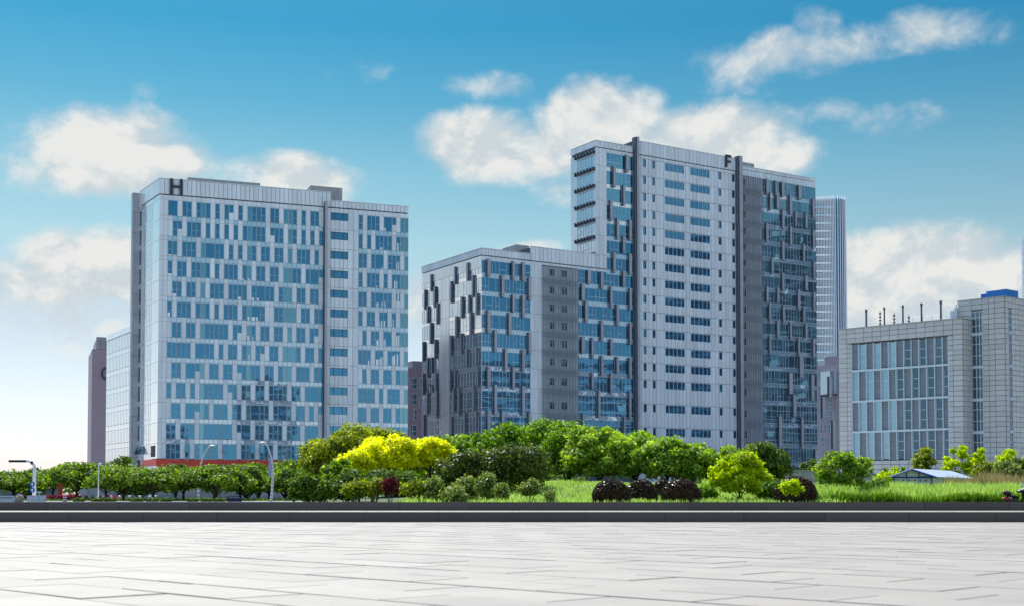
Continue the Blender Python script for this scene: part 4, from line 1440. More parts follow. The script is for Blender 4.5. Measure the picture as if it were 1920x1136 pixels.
def ledge(name, label, F, joints, ztop, zbot, dist):
    t = thing(name, label, 'ledge', (0, dist, zbot))
    xsj = [(u - 960) / F_PX * dist for u in joints]
    st = (xsj[-1] - xsj[0]) / (len(xsj) - 1)
    xsj = [xsj[0] - st * k for k in range(9, 0, -1)] + xsj + [xsj[-1] + st * k for k in range(1, 10)]
    for i in range(len(xsj) - 1):
        mb = MB(); pj = rng.uniform(-.004, .006)
        mb.box(F, xsj[i] + .012, xsj[i + 1] - .012, zbot - .1, ztop - .03, -.25, pj)
        mb.build('facing_slab', M['granite'], t)
    mb = MB(); mb.box(F, xsj[0], xsj[-1], zbot - .1, ztop - .04, -.4, -.02); mb.build('core', M['seam'], t)
    return t, xsj
t1, j1 = ledge('granite_ledge', 'lower dark granite step face rising straight from the pale plaza', Fp, [129, 268, 407, 544, 682, 820, 960, 1102, 1246, 1394, 1546, 1703, 1866], Z1, 0, D1)
t2, j2 = ledge('granite_ledge', 'upper dark granite step face directly below the bushes', Fq, [91, 224, 356, 488, 618, 750, 883, 1017, 1155, 1293, 1436, 1583, 1732, 1892], Z2, Z1, D2)
tr = MB()
st = 2.9
for i in range(-22, 22):
    tr.box(Fp, i * st + .02, (i + 1) * st - .02, Z1 - .028, Z1, -2.2, .03)
    tr.box(Fp, i * st + .3, (i + 1) * st + .28, Z1 - .028, Z1, -(D2 - D1) - .3, -2.22)
ter = tr.build('terrace', M['tile'], kind='structure')
tr = MB(); tr.box(Fp, -66, 66, -.2, Z1 - .035, -(D2 - D1) - .6, -.42); tr.build('terrace_base', M['joint'], ter)
mb = MB(); mb.box(Fq, -66, 66, Z2 - .028, Z2, -.5, .015); mb.build('coping', M['granite'], t2)
# strip behind the upper ledge: pavement and pale paths at the left
mb = MB()
mb.v = [(-120, 104, GZ + .012), (-9, 104, GZ + .012), (-9, 112, GZ + .012), (-120, 112, GZ + .012)]
mb.f = [(0, 1, 2, 3)]; mb.m = [0]
mb.build('pavement', M['path'], kind='structure')
mb = MB()
mb.v = [(-140, 84, GZ + .008), (-9, 84, GZ + .008), (-9, 103.9, GZ + .008), (-140, 103.9, GZ + .008)]
mb.f = [(0, 1, 2, 3)]; mb.m = [0]
mb.build('road', M['asphalt'], kind='structure')

# ================================================================== vegetation
L = {}
L['dark'] = leafmat('leaf_dark', (.022, .06, .010), (.20, .30, .035), .38, .5)
L['mid'] = leafmat('leaf_mid', (.035, .11, .010), (.34, .52, .05), .48, .5)
L['bright'] = leafmat('leaf_bright', (.07, .17, .015), (.50, .64, .10), .50, .5)
L['lime'] = leafmat('leaf_lime', (.22, .34, .004), (.68, .76, .015), .55, .5)
L['yellow'] = leafmat('leaf_yellow', (.48, .50, .008), (1.0, .98, .02), .54, .5)
L['olive'] = leafmat('leaf_olive', (.055, .10, .008), (.52, .56, .05), .45, .5)
L['street'] = leafmat('leaf_street', (.018, .06, .010), (.34, .48, .05), .45, .5)
L['photinia'] = leafmat('leaf_photinia', (.016, .05, .010), (.22, .26, .04), .3, .42)
L['redtip'] = leafmat('leaf_redtip', (.008, .010, .005), (.12, .065, .025), .2, .30)
L['gloss'] = leafmat('leaf_glossy', (.04, .09, .012), (.50, .56, .14), .35, .45)
L['purple'] = leafmat('leaf_purple', (.05, .008, .012), (.22, .04, .04), .35, .4)
L['reed'] = leafmat('leaf_reed', (.22, .17, .08), (.42, .36, .18), .4, .6)
L['grass'] = leafmat('leaf_grass', (.24, .38, .07), (.52, .66, .20), .5, .6)
L['grass_dark'] = leafmat('leaf_grass_dark', (.06, .14, .02), (.20, .32, .04), .4, .6)
L['pink'] = leafmat('leaf_pink', (.30, .05, .10), (.5, .12, .18), .3, .5)

NPR = np.random.RandomState(4)


def leaf_mesh(name, lobes, n, size, mat, parent=None, kind=None, up=.25, shell=(.72, 1.04), asp=.6, jitter=.08, droop=0.0, down=-.55, ragged=1.0):
    """lobes: array (k, 6) centre and radii; leaves are small quads spread through the outer part of each lobe"""
    lobes = np.array(lobes, float)
    wt_ = (lobes[:, 3] * lobes[:, 4] + lobes[:, 3] * lobes[:, 5] + lobes[:, 4] * lobes[:, 5]) / 3
    idx = NPR.choice(len(lobes), n, p=wt_ / wt_.sum())
    d = NPR.normal(size=(n, 3))
    d /= np.linalg.norm(d, axis=1)[:, None]
    low = d[:, 2] < down
    d[low, 2] *= -1
    r = shell[0] + (shell[1] - shell[0]) * NPR.rand(n) ** .6
    # bumpy lobe surface: sprays of leaves rather than a smooth ball
    a = np.arctan2(d[:, 1], d[:, 0]); e = d[:, 2]
    ph = idx * 1.7
    if ragged:
        r *= 1 + ragged * (.16 * np.sin(5 * a + ph) * np.cos(8 * e + ph) + .12 * np.sin(9 * a + 3 * ph + 7 * e))
        out_ = NPR.rand(n) < .10
        r[out_] *= 1 + .35 * NPR.rand(out_.sum()) * (np.sin(13 * a[out_] + 5 * ph[out_] + 6 * e[out_]) > .2)
        r[NPR.rand(n) < .10] *= .6
    c = lobes[idx, :3] + d * lobes[idx, 3:] * r[:, None]
    c += NPR.normal(size=(n, 3)) * jitter
    nrm = d + NPR.normal(size=(n, 3)) * .75
    nrm[:, 2] += up
    nrm /= np.linalg.norm(nrm, axis=1)[:, None]
    t = np.cross(nrm, NPR.normal(size=(n, 3)))
    t /= np.linalg.norm(t, axis=1)[:, None]
    b = np.cross(nrm, t)
    s = size * (.6 + .8 * NPR.rand(n))[:, None]
    v = np.empty((n, 4, 3))
    v[:, 0] = c - t * s
    v[:, 1] = c - b * s * asp + nrm * s * .15
    v[:, 2] = c + t * s
    v[:, 3] = c + b * s * asp + nrm * s * .15
    me = bpy.data.meshes.new(name)
    me.vertices.add(4 * n)
    me.vertices.foreach_set('co', v.reshape(-1).astype(np.float32))
    me.loops.add(4 * n)
    me.loops.foreach_set('vertex_index', np.arange(4 * n, dtype=np.int32))
    me.polygons.add(n)
    me.polygons.foreach_set('loop_start', np.arange(0, 4 * n, 4, dtype=np.int32))
    me.polygons.foreach_set('loop_total', np.full(n, 4, dtype=np.int32))
    me.materials.append(mat)
    me.update(calc_edges=True)
    o = bpy.data.objects.new(name, me)
    COL.objects.link(o)
    if parent: o.parent = parent
    if kind: o['kind'] = kind
    return o


def limbs(lobes, base_h, h0, rad, rng_, forks=2, lean=0.0):
    """trunk that forks, then a limb towards every larger lobe"""
    mb = MB()
    top = Vector((lean, 0, h0))
    prev = Vector((0, 0, -.6)); n = 4
    pts = [prev]
    for i in range(1, n + 1):
        t = i / n
        pts.append(Vector((lean * t + rng_.uniform(-.04, .04) * h0, rng_.uniform(-.03, .03) * h0, -.6 + (h0 + .6) * t)))
    for i in range(n):
        mb.bar(pts[i], pts[i + 1], rad * (1.25 - .45 * i / n), rad * (1.25 - .45 * (i + 1) / n), 7)
    for lb in lobes:
        c = Vector(lb[:3])
        s = pts[-1 if rng_.random() < .6 else -2]
        m = s.lerp(c, .5) + Vector((rng_.uniform(-.2, .2), rng_.uniform(-.2, .2), rng_.uniform(-.25, .1)))
        mb.bar(s, m, rad * .5, rad * .34, 5)
        mb.bar(m, c, rad * .34, rad * .16, 5)
        for q in range(2):
            e = c + Vector((rng_.uniform(-1, 1) * lb[3], rng_.uniform(-1, 1) * lb[4], rng_.uniform(.1, .9) * lb[5])) * .7
            mb.bar(m.lerp(c, .6), e, rad * .16, rad * .06, 4)
    return mb


def lobes_round(W, H, z0, n, rng_, size=(.22, .36), flat=.85, shape=1.0):
    """lobes over an ellipsoid of full width W between z0 and H"""
    out = []
    cz, hz = (z0 + H) / 2, (H - z0) / 2
    for i in range(n):
        t = (i + .5) / n
        zc = 1 - 1.75 * t
        rr = math.sqrt(max(0, 1 - zc * zc))
        a = i * 2.39996 + rng_.uniform(-.3, .3)
        k = rng_.uniform(*size) * W * .5 * rng_.choice((.8, 1.1, 1.35))
        q = .80 - k / W
        rj = q * rng_.uniform(.9, 1.22)
        out.append((math.cos(a) * rr * W * .5 * rj, math.sin(a) * rr * W * .5 * rj, cz + zc * hz * .78 * rng_.uniform(.88, 1.08) - hz * .04, k, k, k * flat))
    out.append((0, 0, cz, W * .26, W * .26, hz * .55))
    return out


def tree(name, label, u, vtop, wpx, depth, leafm, n, size, cat='tree', h_clear=.35, nl=14, group=None, bark='bark', lean=0.0, style='round', seed=None, base=None, trunk_r=None, **kw):
    rng_ = random.Random(seed if seed is not None else int(u * 7 + vtop))
    p = at(u, vtop, depth)
    zb = gz_at(p.x, depth) if base is None else base
    H = p.z - zb
    W = wpx / F_PX * depth
    t = thing(name, label, cat, (p.x, depth, zb), group)
    t.rotation_euler = (0, 0, 0)
    z0 = H * h_clear
    if style == 'round':
        lb = lobes_round(W, H, z0, nl, rng_)
    elif style == 'open':
        lb = lobes_round(W, H, z0, nl, rng_, size=(.16, .27), flat=.7)
        lb.pop()
    elif style == 'layer':
        lb = []
        for i in range(nl):
            a = i * 2.39996 + rng_.uniform(-.4, .4)
            t_ = (i + .5) / nl
            rr = W * .5 * (.25 + .6 * math.sqrt(t_)) * rng_.uniform(.8, 1.1)
            k = W * rng_.uniform(.11, .17)
            lb.append((math.cos(a) * rr, math.sin(a) * rr, H - (H - z0) * (.12 + .62 * t_ * rng_.uniform(.7, 1.2)), k * 1.15, k * 1.15, k * .42))
    rad = trunk_r or max(.06, W * .028)
    fork = max(.4, z0 * 1.05) if style != 'layer' else H * .36
    tb = limbs(lb[:12], 0, fork, rad, rng_, lean=lean)
    me = MB(); me.v, me.f, me.m = tb.v, tb.f, tb.m
    m = bpy.data.meshes.new('trunk')
    m.from_pydata([tuple(v) for v in me.v], [], me.f); m.materials.append(M[bark]); m.update()
    o = bpy.data.objects.new('trunk', m); COL.objects.link(o); o.parent = t
    kw.setdefault('down', -.22)
    leaf_mesh('crown', lb, n, size, leafm, t, **kw)
    return t


def bush(name, label, u, vtop, wpx, depth, leafm, n, size, cat='bush', dome=True, group=None, vb=None, nl=9, stems=0, seed=None, **kw):
    rng_ = random.Random(seed if seed is not None else int(u * 3 + vtop))
    p = at(u, vtop, depth)
    zb = gz_at(p.x, depth)
    H = p.z - zb
    W = wpx / F_PX * depth
    t = thing(name, label, cat, (p.x, depth, zb), group)
    if dome:
        lb = [(0, 0, H * .30, W * .5, W * .5, H * .70)]
        kw.setdefault('ragged', 0); kw.setdefault('jitter', .03); kw.setdefault('shell', (.93, 1.0)); kw.setdefault('down', -.6)
    else:
        lb = lobes_round(W, H, H * (.0 if not stems else .35), nl, rng_, size=(.28, .42))
    mb = MB()
    for i in range(max(3, stems)):
        a = i * 2.4
        mb.bar((math.cos(a) * W * .06, math.sin(a) * W * .05, -.2), (math.cos(a) * W * .25, math.sin(a) * W * .2, H * .6), .035, .02, 5)
    if dome:
        mb.ball((0, 0, H * .30), 1, (W * .46, W * .46, H * .62), 14, 9)
        m = bpy.data.meshes.new('stems'); m.from_pydata([tuple(v) for v in mb.v], [], mb.f); m.materials.append(M['bark']); m.update()
    else:
        m = bpy.data.meshes.new('stems'); m.from_pydata([tuple(v) for v in mb.v], [], mb.f); m.materials.append(M['bark_pale' if stems else 'bark']); m.update()
    o = bpy.data.objects.new('stems', m); COL.objects.link(o); o.parent = t
    leaf_mesh('foliage', lb, n, size, leafm, t, **kw)
    return t


# --- the mass of trees in the middle, back to front
K = 1.0
tree('broadleaf_tree', 'olive-green dense tree at the left end of the tree mass, below the dark front fin', 648, 812, 165, 122, L['olive'], 17000, .17, h_clear=.10, nl=22, jitter=.1)
tree('broadleaf_tree', 'tall olive-green dense tree whose top stands directly behind the bright yellow trees', 705, 796, 130, 126, L['olive'], 13000, .17, h_clear=.10, nl=20)
tree('light_green_tree', 'young light green tree between the dark hedge and the bright yellow trees', 637, 862, 66, 86, L['bright'], 4200, .12, h_clear=.30, nl=11, style='open')
tree('background_tree', 'low yellowish-green tree top right of the yellow trees, before the gap to the mauve block', 795, 818, 120, 128, L['lime'], 6000, .16, h_clear=.1)
tree('background_tree', 'yellow-green tree top below the left edge of the glass block', 852, 814, 110, 122, L['bright'], 6000, .16, h_clear=.1)
tree('background_tree', 'green tree just below the left corner of the glass block, beside the large leafy trees', 903, 804, 105, 120, L['mid'], 7500, .17, h_clear=.1)
for i, (u, vt, w, dp, lm, txt) in enumerate([
        (950, 798, 95, 112, 'mid', 'deep green leafy tree at the left end of the big domed group'),
        (1010, 792, 100, 115, 'mid', 'tallest deep green leafy tree, below the grey louvre screen of the glass block'),
        (1065, 794, 90, 110, 'mid', 'deep green leafy tree below the right half of the glass block'),
        (1125, 797, 110, 106, 'bright', 'fresh green many-stemmed tree below the left dark pilaster of the tower'),
        (1190, 812, 105, 104, 'bright', 'fresh green many-stemmed tree in front of the narrow windows at the foot of the tower'),
        (1250, 822, 100, 101, 'bright', 'fresh green many-stemmed tree under the lowest left strip window of the tower'),
        (1300, 836, 80, 100, 'bright', 'lowest fresh green many-stemmed tree of the domed group')]):
    tree('leafy_tree', txt, u, vt, w * 1.3, dp, L[lm], 15000, .15, h_clear=.03, nl=30, group='domed leafy trees in front of the tower', style='round' if lm == 'mid' else 'open', trunk_r=.09, jitter=.16)
tree('leafy_tree', 'fresh green sparse tree left of the lime-yellow round tree', 1352, 832, 115, 112, L['bright'], 7000, .15, h_clear=.1, nl=16, style='open')
tree('dark_green_tree', 'dark green tree standing right behind the lime-yellow round tree', 1428, 834, 106, 92, L['dark'], 8500, .14, h_clear=.12, nl=18)
tree('background_tree', 'dull green low tree far off at the foot of the tower\'s right corner', 1517, 857, 48, 150, L['dark'], 3000, .2, h_clear=.05, nl=10)
tree('yellow_tree', 'largest bright yellow-leaved tree, left of the two', 728, 814, 124, 92, L['yellow'], 12000, .13, h_clear=.28, nl=26, style='open', up=.4, group='bright yellow trees')
tree('yellow_tree', 'bright yellow-leaved tree, spreading right of the largest one', 806, 820, 100, 94, L['yellow'], 8500, .13, h_clear=.32, nl=22, style='open', up=.4, group='bright yellow trees')
tree('yellow_tree', 'small low yellow-leaved tree between the light green young tree and the largest yellow tree', 672, 848, 84, 90, L['yellow'], 4200, .13, h_clear=.42, nl=11, group='bright yellow trees')
# photinia-like shrubs with reddish tips
bush('dark_shrub', 'dark shrub with rusty leaf tips right of the yellow trees', 872, 850, 120, 84, L['photinia'], 9000, .10, dome=False, nl=14, group='dark shrubs with rusty tips')
bush('dark_shrub', 'large dark shrub with rusty leaf tips beside the open grass slope', 955, 841, 150, 85, L['photinia'], 12000, .10, dome=False, nl=16, group='dark shrubs with rusty tips')
# dark hedge at the left
bush('hedge', 'dark green rounded hedge just right of the nearer curved street lamp', 582, 893, 82, 72, L['dark'], 8000, .09, cat='hedge', dome=False, nl=12)
bush('hedge', 'dark green hedge in shade under the young light green tree', 650, 893, 90, 74, L['dark'], 7500, .09, cat='hedge', dome=False, nl=12)
bush('hedge', 'dark green hedge in the shade under the bright yellow trees', 742, 893, 110, 80, L['dark'], 8000, .10, cat='hedge', dome=False, nl=12)
for u, vt, w, txt in ((668, 906, 46, 'grey-green stemmed shrub at the ledge, left of three in the shade'), (702, 904, 40, 'grey-green stemmed shrub at the ledge beside the purple maple'), (778, 905, 52, 'grey-green stemmed shrub at the ledge right of the purple maple')):
    bush('stemmed_shrub', txt, u, vt, w, 70, L['olive'], 2400, .075, dome=False, nl=8, stems=8, group='grey-green shrubs with bare pale stems')
bush('purple_maple', 'small dark red-purple maple shrub in front of the yellow trees', 731, 897, 30, 69, L['purple'], 1100, .075, cat='shrub', dome=False, nl=7, stems=3)
for u, vt, w, dp, n, txt in ((812, 895, 50, 70, 4200, 'shiny pale-leaved shrub right of the shaded stems, leftmost of the shiny ones'), (852, 916, 48, 68, 3000, 'low shiny round shrub at the ledge between taller shiny ones'),
                             (873, 896, 52, 72, 3600, 'shiny pale-leaved shrub in front of the dark rusty-tipped shrub'), (912, 888, 40, 71, 3200, 'tallest shiny pale-leaved shrub, upright'),
                             (940, 905, 30, 70, 1800, 'narrow yellowish shiny shrub at the edge of the grass slope')):
    bush('glossy_shrub', txt, u, vt, w, dp, L['gloss'], n, .07, dome=False, nl=9, group='shiny pale-leaved shrubs')
bush('round_bush', 'small round dark-and-lime bush on a stem standing on the grass slope', 993, 903, 41, 69, L['gloss'], 2400, .07, dome=False, nl=7, stems=3)
bush('round_bush', 'tiny upright bush on the grass slope', 1031, 918, 20, 68, L['gloss'], 1000, .06, dome=False, nl=5)
for u, vt, w, dp, n, txt in ((1146, 899, 70, 69, 7500, 'dark clipped dome bush with red-brown rim, leftmost on the slope'), (1203, 899, 58, 72, 6000, 'dark clipped dome bush tucked behind its left neighbour'),
                             (1241, 900, 34, 76, 2500, 'smallest dark clipped dome bush, half hidden between two larger ones'), (1277, 898, 72, 69, 7500, 'dark clipped dome bush with glittering rim left of the lime-yellow tree'),
                             (1492, 893, 78, 69, 7500, 'dark clipped dome bush behind a small lime sapling')):
    bush('dome_bush', txt, u, vt, w, dp, L['redtip'], n, .055, group='dark clipped dome bushes')
tree('lime_tree', 'round lime-yellow bushy tree between the dome bushes', 1386, 848, 116, 72, L['lime'], 13000, .085, h_clear=.04, nl=22, style='open', trunk_r=.06)
tree('sapling', 'small lime sapling in front of the single dark dome bush', 1484, 899, 44, 66.8, L['lime'], 1500, .07, cat='sapling', h_clear=.30, nl=9, style='open', trunk_r=.025)
tree('green_tree', 'small round green tree with forked trunk standing right of the single dome bush', 1579, 843, 108, 72, L['bright'], 8500, .085, h_clear=.18, nl=20, style='open', trunk_r=.06)
# trees by the stone hall
tree('young_tree', 'small reddish-green tree in front of the gridded window', 1729, 838, 46, 128, L['olive'], 3200, .13, h_clear=.25, nl=12)
tree('young_tree', 'bright lime-green tree at the foot of the stone hall, below its recessed window strip', 1797, 830, 64, 124, L['lime'], 4600, .13, h_clear=.15, nl=14, style='open')
tree('young_tree', 'small rounded yellow-green tree directly right of the bright lime one', 1837, 836, 28, 122, L['lime'], 1600, .12, h_clear=.35, nl=8)
tree('young_tree', 'yellow-green bushy tree above the brown reeds', 1885, 840, 50, 112, L['lime'], 3000, .13, h_clear=.1, nl=12)
tree('young_tree', 'pale green bushy tree at the right edge above the reeds', 1915, 850, 50, 106, L['gloss'], 3000, .12, h_clear=.1, nl=12)
for i, u in enumerate((1633, 1660, 1679, 1692)):
    tree('climbing_sapling', 'thin green sapling, number %s from the left along the foot of the stone hall' % ('one two three four'.split()[i]), u, 866, 10, 150, L['mid'], 500, .11, cat='sapling', h_clear=.2, nl=5, group='thin saplings at the foot of the stone hall', trunk_r=.05)
bush('low_bush', 'low yellowish bush left of the white-roofed hut', 1668, 877, 56, 118, L['lime'], 2500, .12, dome=False, nl=9)
bush('low_bush', 'low bush at the left end of the tall grass below the small round green tree', 1640, 905, 60, 75, L['grass_dark'], 3000, .08, dome=False, nl=10)
bush('low_bush', 'feathery dark green growth between the lime-yellow tree and the single dome bush', 1437, 905, 60, 74, L['grass_dark'], 3000, .08, dome=False, nl=9)
bush('low_bush', 'low leafy growth between the dome bushes and the lime-yellow tree', 1325, 912, 40, 72, L['mid'], 2200, .08, dome=False, nl=8)

# --- street trees at the left
ST_ = [(25, 880, 88, 120), (100, 870, 70, 128), (145, 858, 96, 118), (200, 866, 90, 124), (232, 872, 84, 114), (288, 878, 92, 112), (345, 876, 84, 116), (402, 868, 92, 112), (450, 870, 78, 118), (505, 872, 70, 124), (545, 868, 70, 116)]
ST_TXT = ['street tree left of the white signal pole', 'street tree directly right of the white signal pole', 'tallest street tree with a forked trunk, between the signal pole and the thin post',
          'street tree beside the thin pale post', 'street tree below the dark blade of the letter H block', 'street tree in front of the left end of the red band', 'street tree left of the farther curved lamp',
          'street tree right behind the farther curved lamp', 'street tree midway between the two curved lamps', 'street tree behind the nearer curved lamp', 'street tree next to the dark hedge']
for (u, vt, w, dp), txt in zip(ST_, ST_TXT):
    tree('street_tree', txt, u, vt + 5 + (u * 7) % 9, w * (1.1 + (u * 13 % 7) * .06), dp, L['street'], 9500, .13, h_clear=.26 + (u % 5) * .03, nl=20 + u % 6, jitter=.16, group='street trees with layered crowns', style='layer', trunk_r=.11, up=.5)
for u, vt, w, dp, txt in ((330, 858, 60, 150, 'dark tree behind the street trees, poking over the red band left of the farther lamp'), (225, 850, 60, 152, 'dark tree behind the street trees at the foot of the pale wing'),
                          (485, 860, 64, 150, 'dark tree behind the street trees, poking over the red band left of the nearer lamp'), (535, 862, 80, 150, 'dark tree behind the street trees at the right end of the red band'),
                          (60, 878, 50, 150, 'dark tree behind the white signal pole'), (405, 862, 60, 152, 'dark tree behind the farther curved lamp'),
                          (462, 874, 90, 136, 'wide dark tree filling the gap between the two curved lamps'), (548, 872, 100, 138, 'wide dark tree right of the nearer curved lamp, behind the dark hedge'), (262, 884, 80, 136, 'low dark tree behind the street tree at the blade')):
    tree('background_tree', txt, u, vt + (7 if vt < 865 else 0), w * 1.15, dp, L['dark'], 5000, .17, h_clear=.04, nl=16, group='dark trees behind the street trees')

# round clipped bushes along the left ledge
for u in (148, 182, 206, 257, 286, 311, 361, 387, 411):
    bush('ball_bush', {148: 'clipped dark ball bush nearest the signal pole', 182: 'clipped ball bush just left of the thin pale post', 206: 'clipped ball bush right of the thin pale post', 257: 'clipped ball bush below the street tree at the blade', 286: 'clipped ball bush under the red band street tree',
                       311: 'clipped ball bush left of the farther curved lamp', 361: 'clipped ball bush directly beside the farther curved lamp', 387: 'clipped ball bush right of the farther curved lamp', 411: 'clipped ball bush in front of the navy board'}[u],
         u, 933.4, 20, 100, L['dark'], 800, .07, group='clipped ball bushes behind the left ledge')

# low woodland far behind the street trees
for (x0, x1, yy, hgt, nm) in ((-84, -44, 190, 4.6, 'a'), (-44, 10, 205, 4.2, 'b')):
    lbs = []
    rr_ = random.Random(5)
    for i in range(46):
        k = rr_.uniform(1.2, 2.3)
        lbs.append((rr_.uniform(x0, x1), yy + rr_.uniform(-3, 3), GZ + rr_.uniform(.6, 1) * hgt * .55, k * 1.3, k, k))
    tag(leaf_mesh('woodland', lbs, 16000, .26, L['dark'], None), 'low dark woodland far behind the signal mast' if nm == 'a' else 'low dark planting at the foot of the letter H block', 'woodland', kind='stuff')
# wild bushes over the reeds at the right
for u, vt, w, dp, lm, txt in ((1850, 862, 60, 104, 'olive', 'wild brownish bush behind the reeds, left of the yellow-green bushy tree'), (1895, 866, 70, 102, 'gloss', 'wild pale green bush directly behind the reeds near the right edge')):
    bush('wild_bush', txt, u, vt, w, dp, L[lm], 3500, .11, dome=False, nl=11)
# --- grass
def grass(name, label, region, n, h, w, mat, cat='grass', lean=.25):
    x0, x1, y0, y1 = region
    x = x0 + (x1 - x0) * NPR.rand(n); y = y0 + (y1 - y0) * NPR.rand(n) ** 1.2
    keep = np.ones(n, bool)
    clump = np.sin(x * 1.3 + 1.7 * np.sin(y * .8)) * np.sin(y * 1.1 + 2 * np.sin(x * .5))
    keep &= (clump > -.75 + .9 * NPR.rand(n) ** 3)
    x, y, clump = x[keep], y[keep], clump[keep]; n = len(x)
    z = np.array([gz_at(a, b) for a, b in zip(x, y)])
    hh = h * (.55 + .5 * NPR.rand(n) + .25 * clump)
    a = NPR.rand(n) * math.pi
    dx, dy = np.cos(a) * w / 2, np.sin(a) * w / 2
    lx, ly = NPR.normal(size=n) * lean * hh, NPR.normal(size=n) * lean * hh
    v = np.empty((n, 5, 3))
    v[:, 0] = np.stack([x - dx, y - dy, z - .05], 1)
    v[:, 1] = np.stack([x + dx, y + dy, z - .05], 1)
    v[:, 2] = np.stack([x + lx * .4 + dx * .8, y + ly * .4 + dy * .8, z + hh * .6], 1)
    v[:, 4] = np.stack([x + lx * .4 - dx * .8, y + ly * .4 - dy * .8, z + hh * .6], 1)
    v[:, 3] = np.stack([x + lx, y + ly, z + hh], 1)
    me = bpy.data.meshes.new(name)
    me.vertices.add(5 * n); me.vertices.foreach_set('co', v.reshape(-1).astype(np.float32))
    me.loops.add(5 * n); me.loops.foreach_set('vertex_index', np.arange(5 * n, dtype=np.int32))
    me.polygons.add(n); me.polygons.foreach_set('loop_start', np.arange(0, 5 * n, 5, dtype=np.int32)); me.polygons.foreach_set('loop_total', np.full(n, 5, dtype=np.int32))
    me.materials.append(mat); me.update(calc_edges=True)
    o = bpy.data.objects.new(name, me); COL.objects.link(o)
    tag(o, label, cat, kind='stuff')
    return o
grass('grass', 'soft green grass on the slope between the round bush and the dome bushes', (-6, 18, 67.5, 100), 30000, .30, .05, L['grass'])
grass('tall_grass', 'tall feathery light green grass filling the field left of the scooter', (15.5, 40, 68.5, 92), 60000, .92, .045, L['grass'], lean=.18)
grass('dark_grass', 'darker leafy growth along the ledge below the tall grass', (17, 36, 67.8, 69.5), 7000, .55, .07, L['grass_dark'])
grass('dry_reeds', 'brownish dry reeds beyond the tall grass at the right', (32.5, 47, 90, 99), 9000, 1.55, .045, L['reed'], cat='reeds', lean=.12)
grass('meadow', 'green meadow behind the hut and the small round green tree', (14, 50, 92, 122), 26000, .6, .08, L['grass'])
grass('verge', 'thin grass verge among the street trees', (-60, -8, 112, 140), 12000, .25, .08, L['grass_dark'])
grass('flower_bed', 'pink flowers in a low bed behind the signal pole', (-46, -36, 118, 121), 2500, .55, .12, L['pink'], cat='flowers')


# ================================================================== street furniture and small things
def tube(name, pts, radii, mat, parent, n=8):
    mb = MB()
    for i in range(len(pts) - 1): mb.bar(pts[i], pts[i + 1], radii[i], radii[i + 1], n)
    return mb.build(name, mat, parent, smooth=True)


def lamp(label, u_base, pts_px, depth, banner=False, k_=1.0):
    p0 = at(u_base, 940, depth); t = thing('street_lamp', label, 'street lamp', (p0.x, depth, GZ), 'curved white street lamps')
    P = [Vector((p0.x, depth, GZ))] + [at(u, v, depth) for u, v in pts_px]
    # smooth
    Q = []
    for i in range(len(P) - 1):
        a, b, c, d = P[max(0, i - 1)], P[i], P[i + 1], P[min(len(P) - 1, i + 2)]
        for k in range(4):
            s = k / 4
            Q.append(.5 * ((2 * b) + (c - a) * s + (2 * a - 5 * b + 4 * c - d) * s * s + (3 * b - a - 3 * c + d) * s ** 3))
    Q.append(P[-1])
    rr = [k_ * (.17 - .09 * i / (len(Q) - 1)) for i in range(len(Q))]
    tube('pole', Q, rr, M['white'], t)
    h = Q[-1]; dv = (Q[-1] - Q[-2]).normalized()
    mb = MB(); sx = 1 if dv.x > 0 else -1
    mb.ball((h.x + sx * .35 * k_, h.y, h.z + .02), .5 * k_, (1.0, .42, .30), 12, 8)
    o = mb.build('lamp_head', M['white'], t, smooth=True)
    mb = MB(); mb.ball((h.x + sx * .38 * k_, h.y, h.z - .07 * k_), .4 * k_, (.9, .4, .22), 10, 6); mb.build('lens', M['hazewhite'], o, smooth=True)
    if banner:
        q = Q[len(Q) // 2]
        mb = MB(); Fb = Face((q.x - .3, depth), (1, 0)); mb.box(Fb, -.0, .22, q.z - .8, q.z + .5, -.04, .04); mb.build('banner', M['banner'], t)
        for dz in (.55, -.85):
            mb = MB(); mb.bar((q.x - .32, depth, q.z + dz), (q.x + .05, depth, q.z + dz), .02); mb.build('bracket', M['white'], t)
    return t
lamp('farther curved white street lamp bending to the right among the street trees', 373, [(371.5, 910), (373.5, 885), (378, 866), (384, 850), (393, 836)], 122, False, .72)
lamp('nearer curved white street lamp bending to the left, with a narrow banner', 508, [(510.5, 915), (511.5, 885), (509.5, 862), (505, 845), (498, 830)], 104, True, .62)

# white signal mast
SD = 108
p = at(64, 940, SD)
t = thing('signal_mast', 'white overhead traffic signal mast with an arm reaching left and two blue discs', 'traffic signal', (p.x, SD, GZ))
ztp = at(64, 864, SD).z
tube('mast', [(p.x, SD, GZ), (p.x, SD, ztp - .5), (p.x - .15, SD, ztp - .15), (p.x - .5, SD, ztp)], [.16, .13, .12, .11], M['white'], t, 10)
xa = at(18, 864, SD).x
tube('arm', [(p.x - .5, SD, ztp), (xa, SD, ztp - .04)], [.11, .06], M['white'], t)
for k, u in enumerate((23, 34, 44.5)):
    c = at(u, 864, SD)
    Fb = Face((c.x, SD - .12), (1, 0)); mb = MB(); mb.box(Fb, -.22, .22, c.z - .09, c.z + .09, -.08, .12)
    for q in (-.14, 0, .14): mb.box(Fb, q - .05, q + .05, c.z - .05, c.z + .05, .12, .2)
    mb.build('signal_head', M['black'], t)
c = at(61, 867, SD); mb = MB(); mb.ball((c.x, SD - .2, c.z), .16, (.7, .6, 1.0), 10, 7); mb.build('camera_housing', M['black'], t, smooth=True)
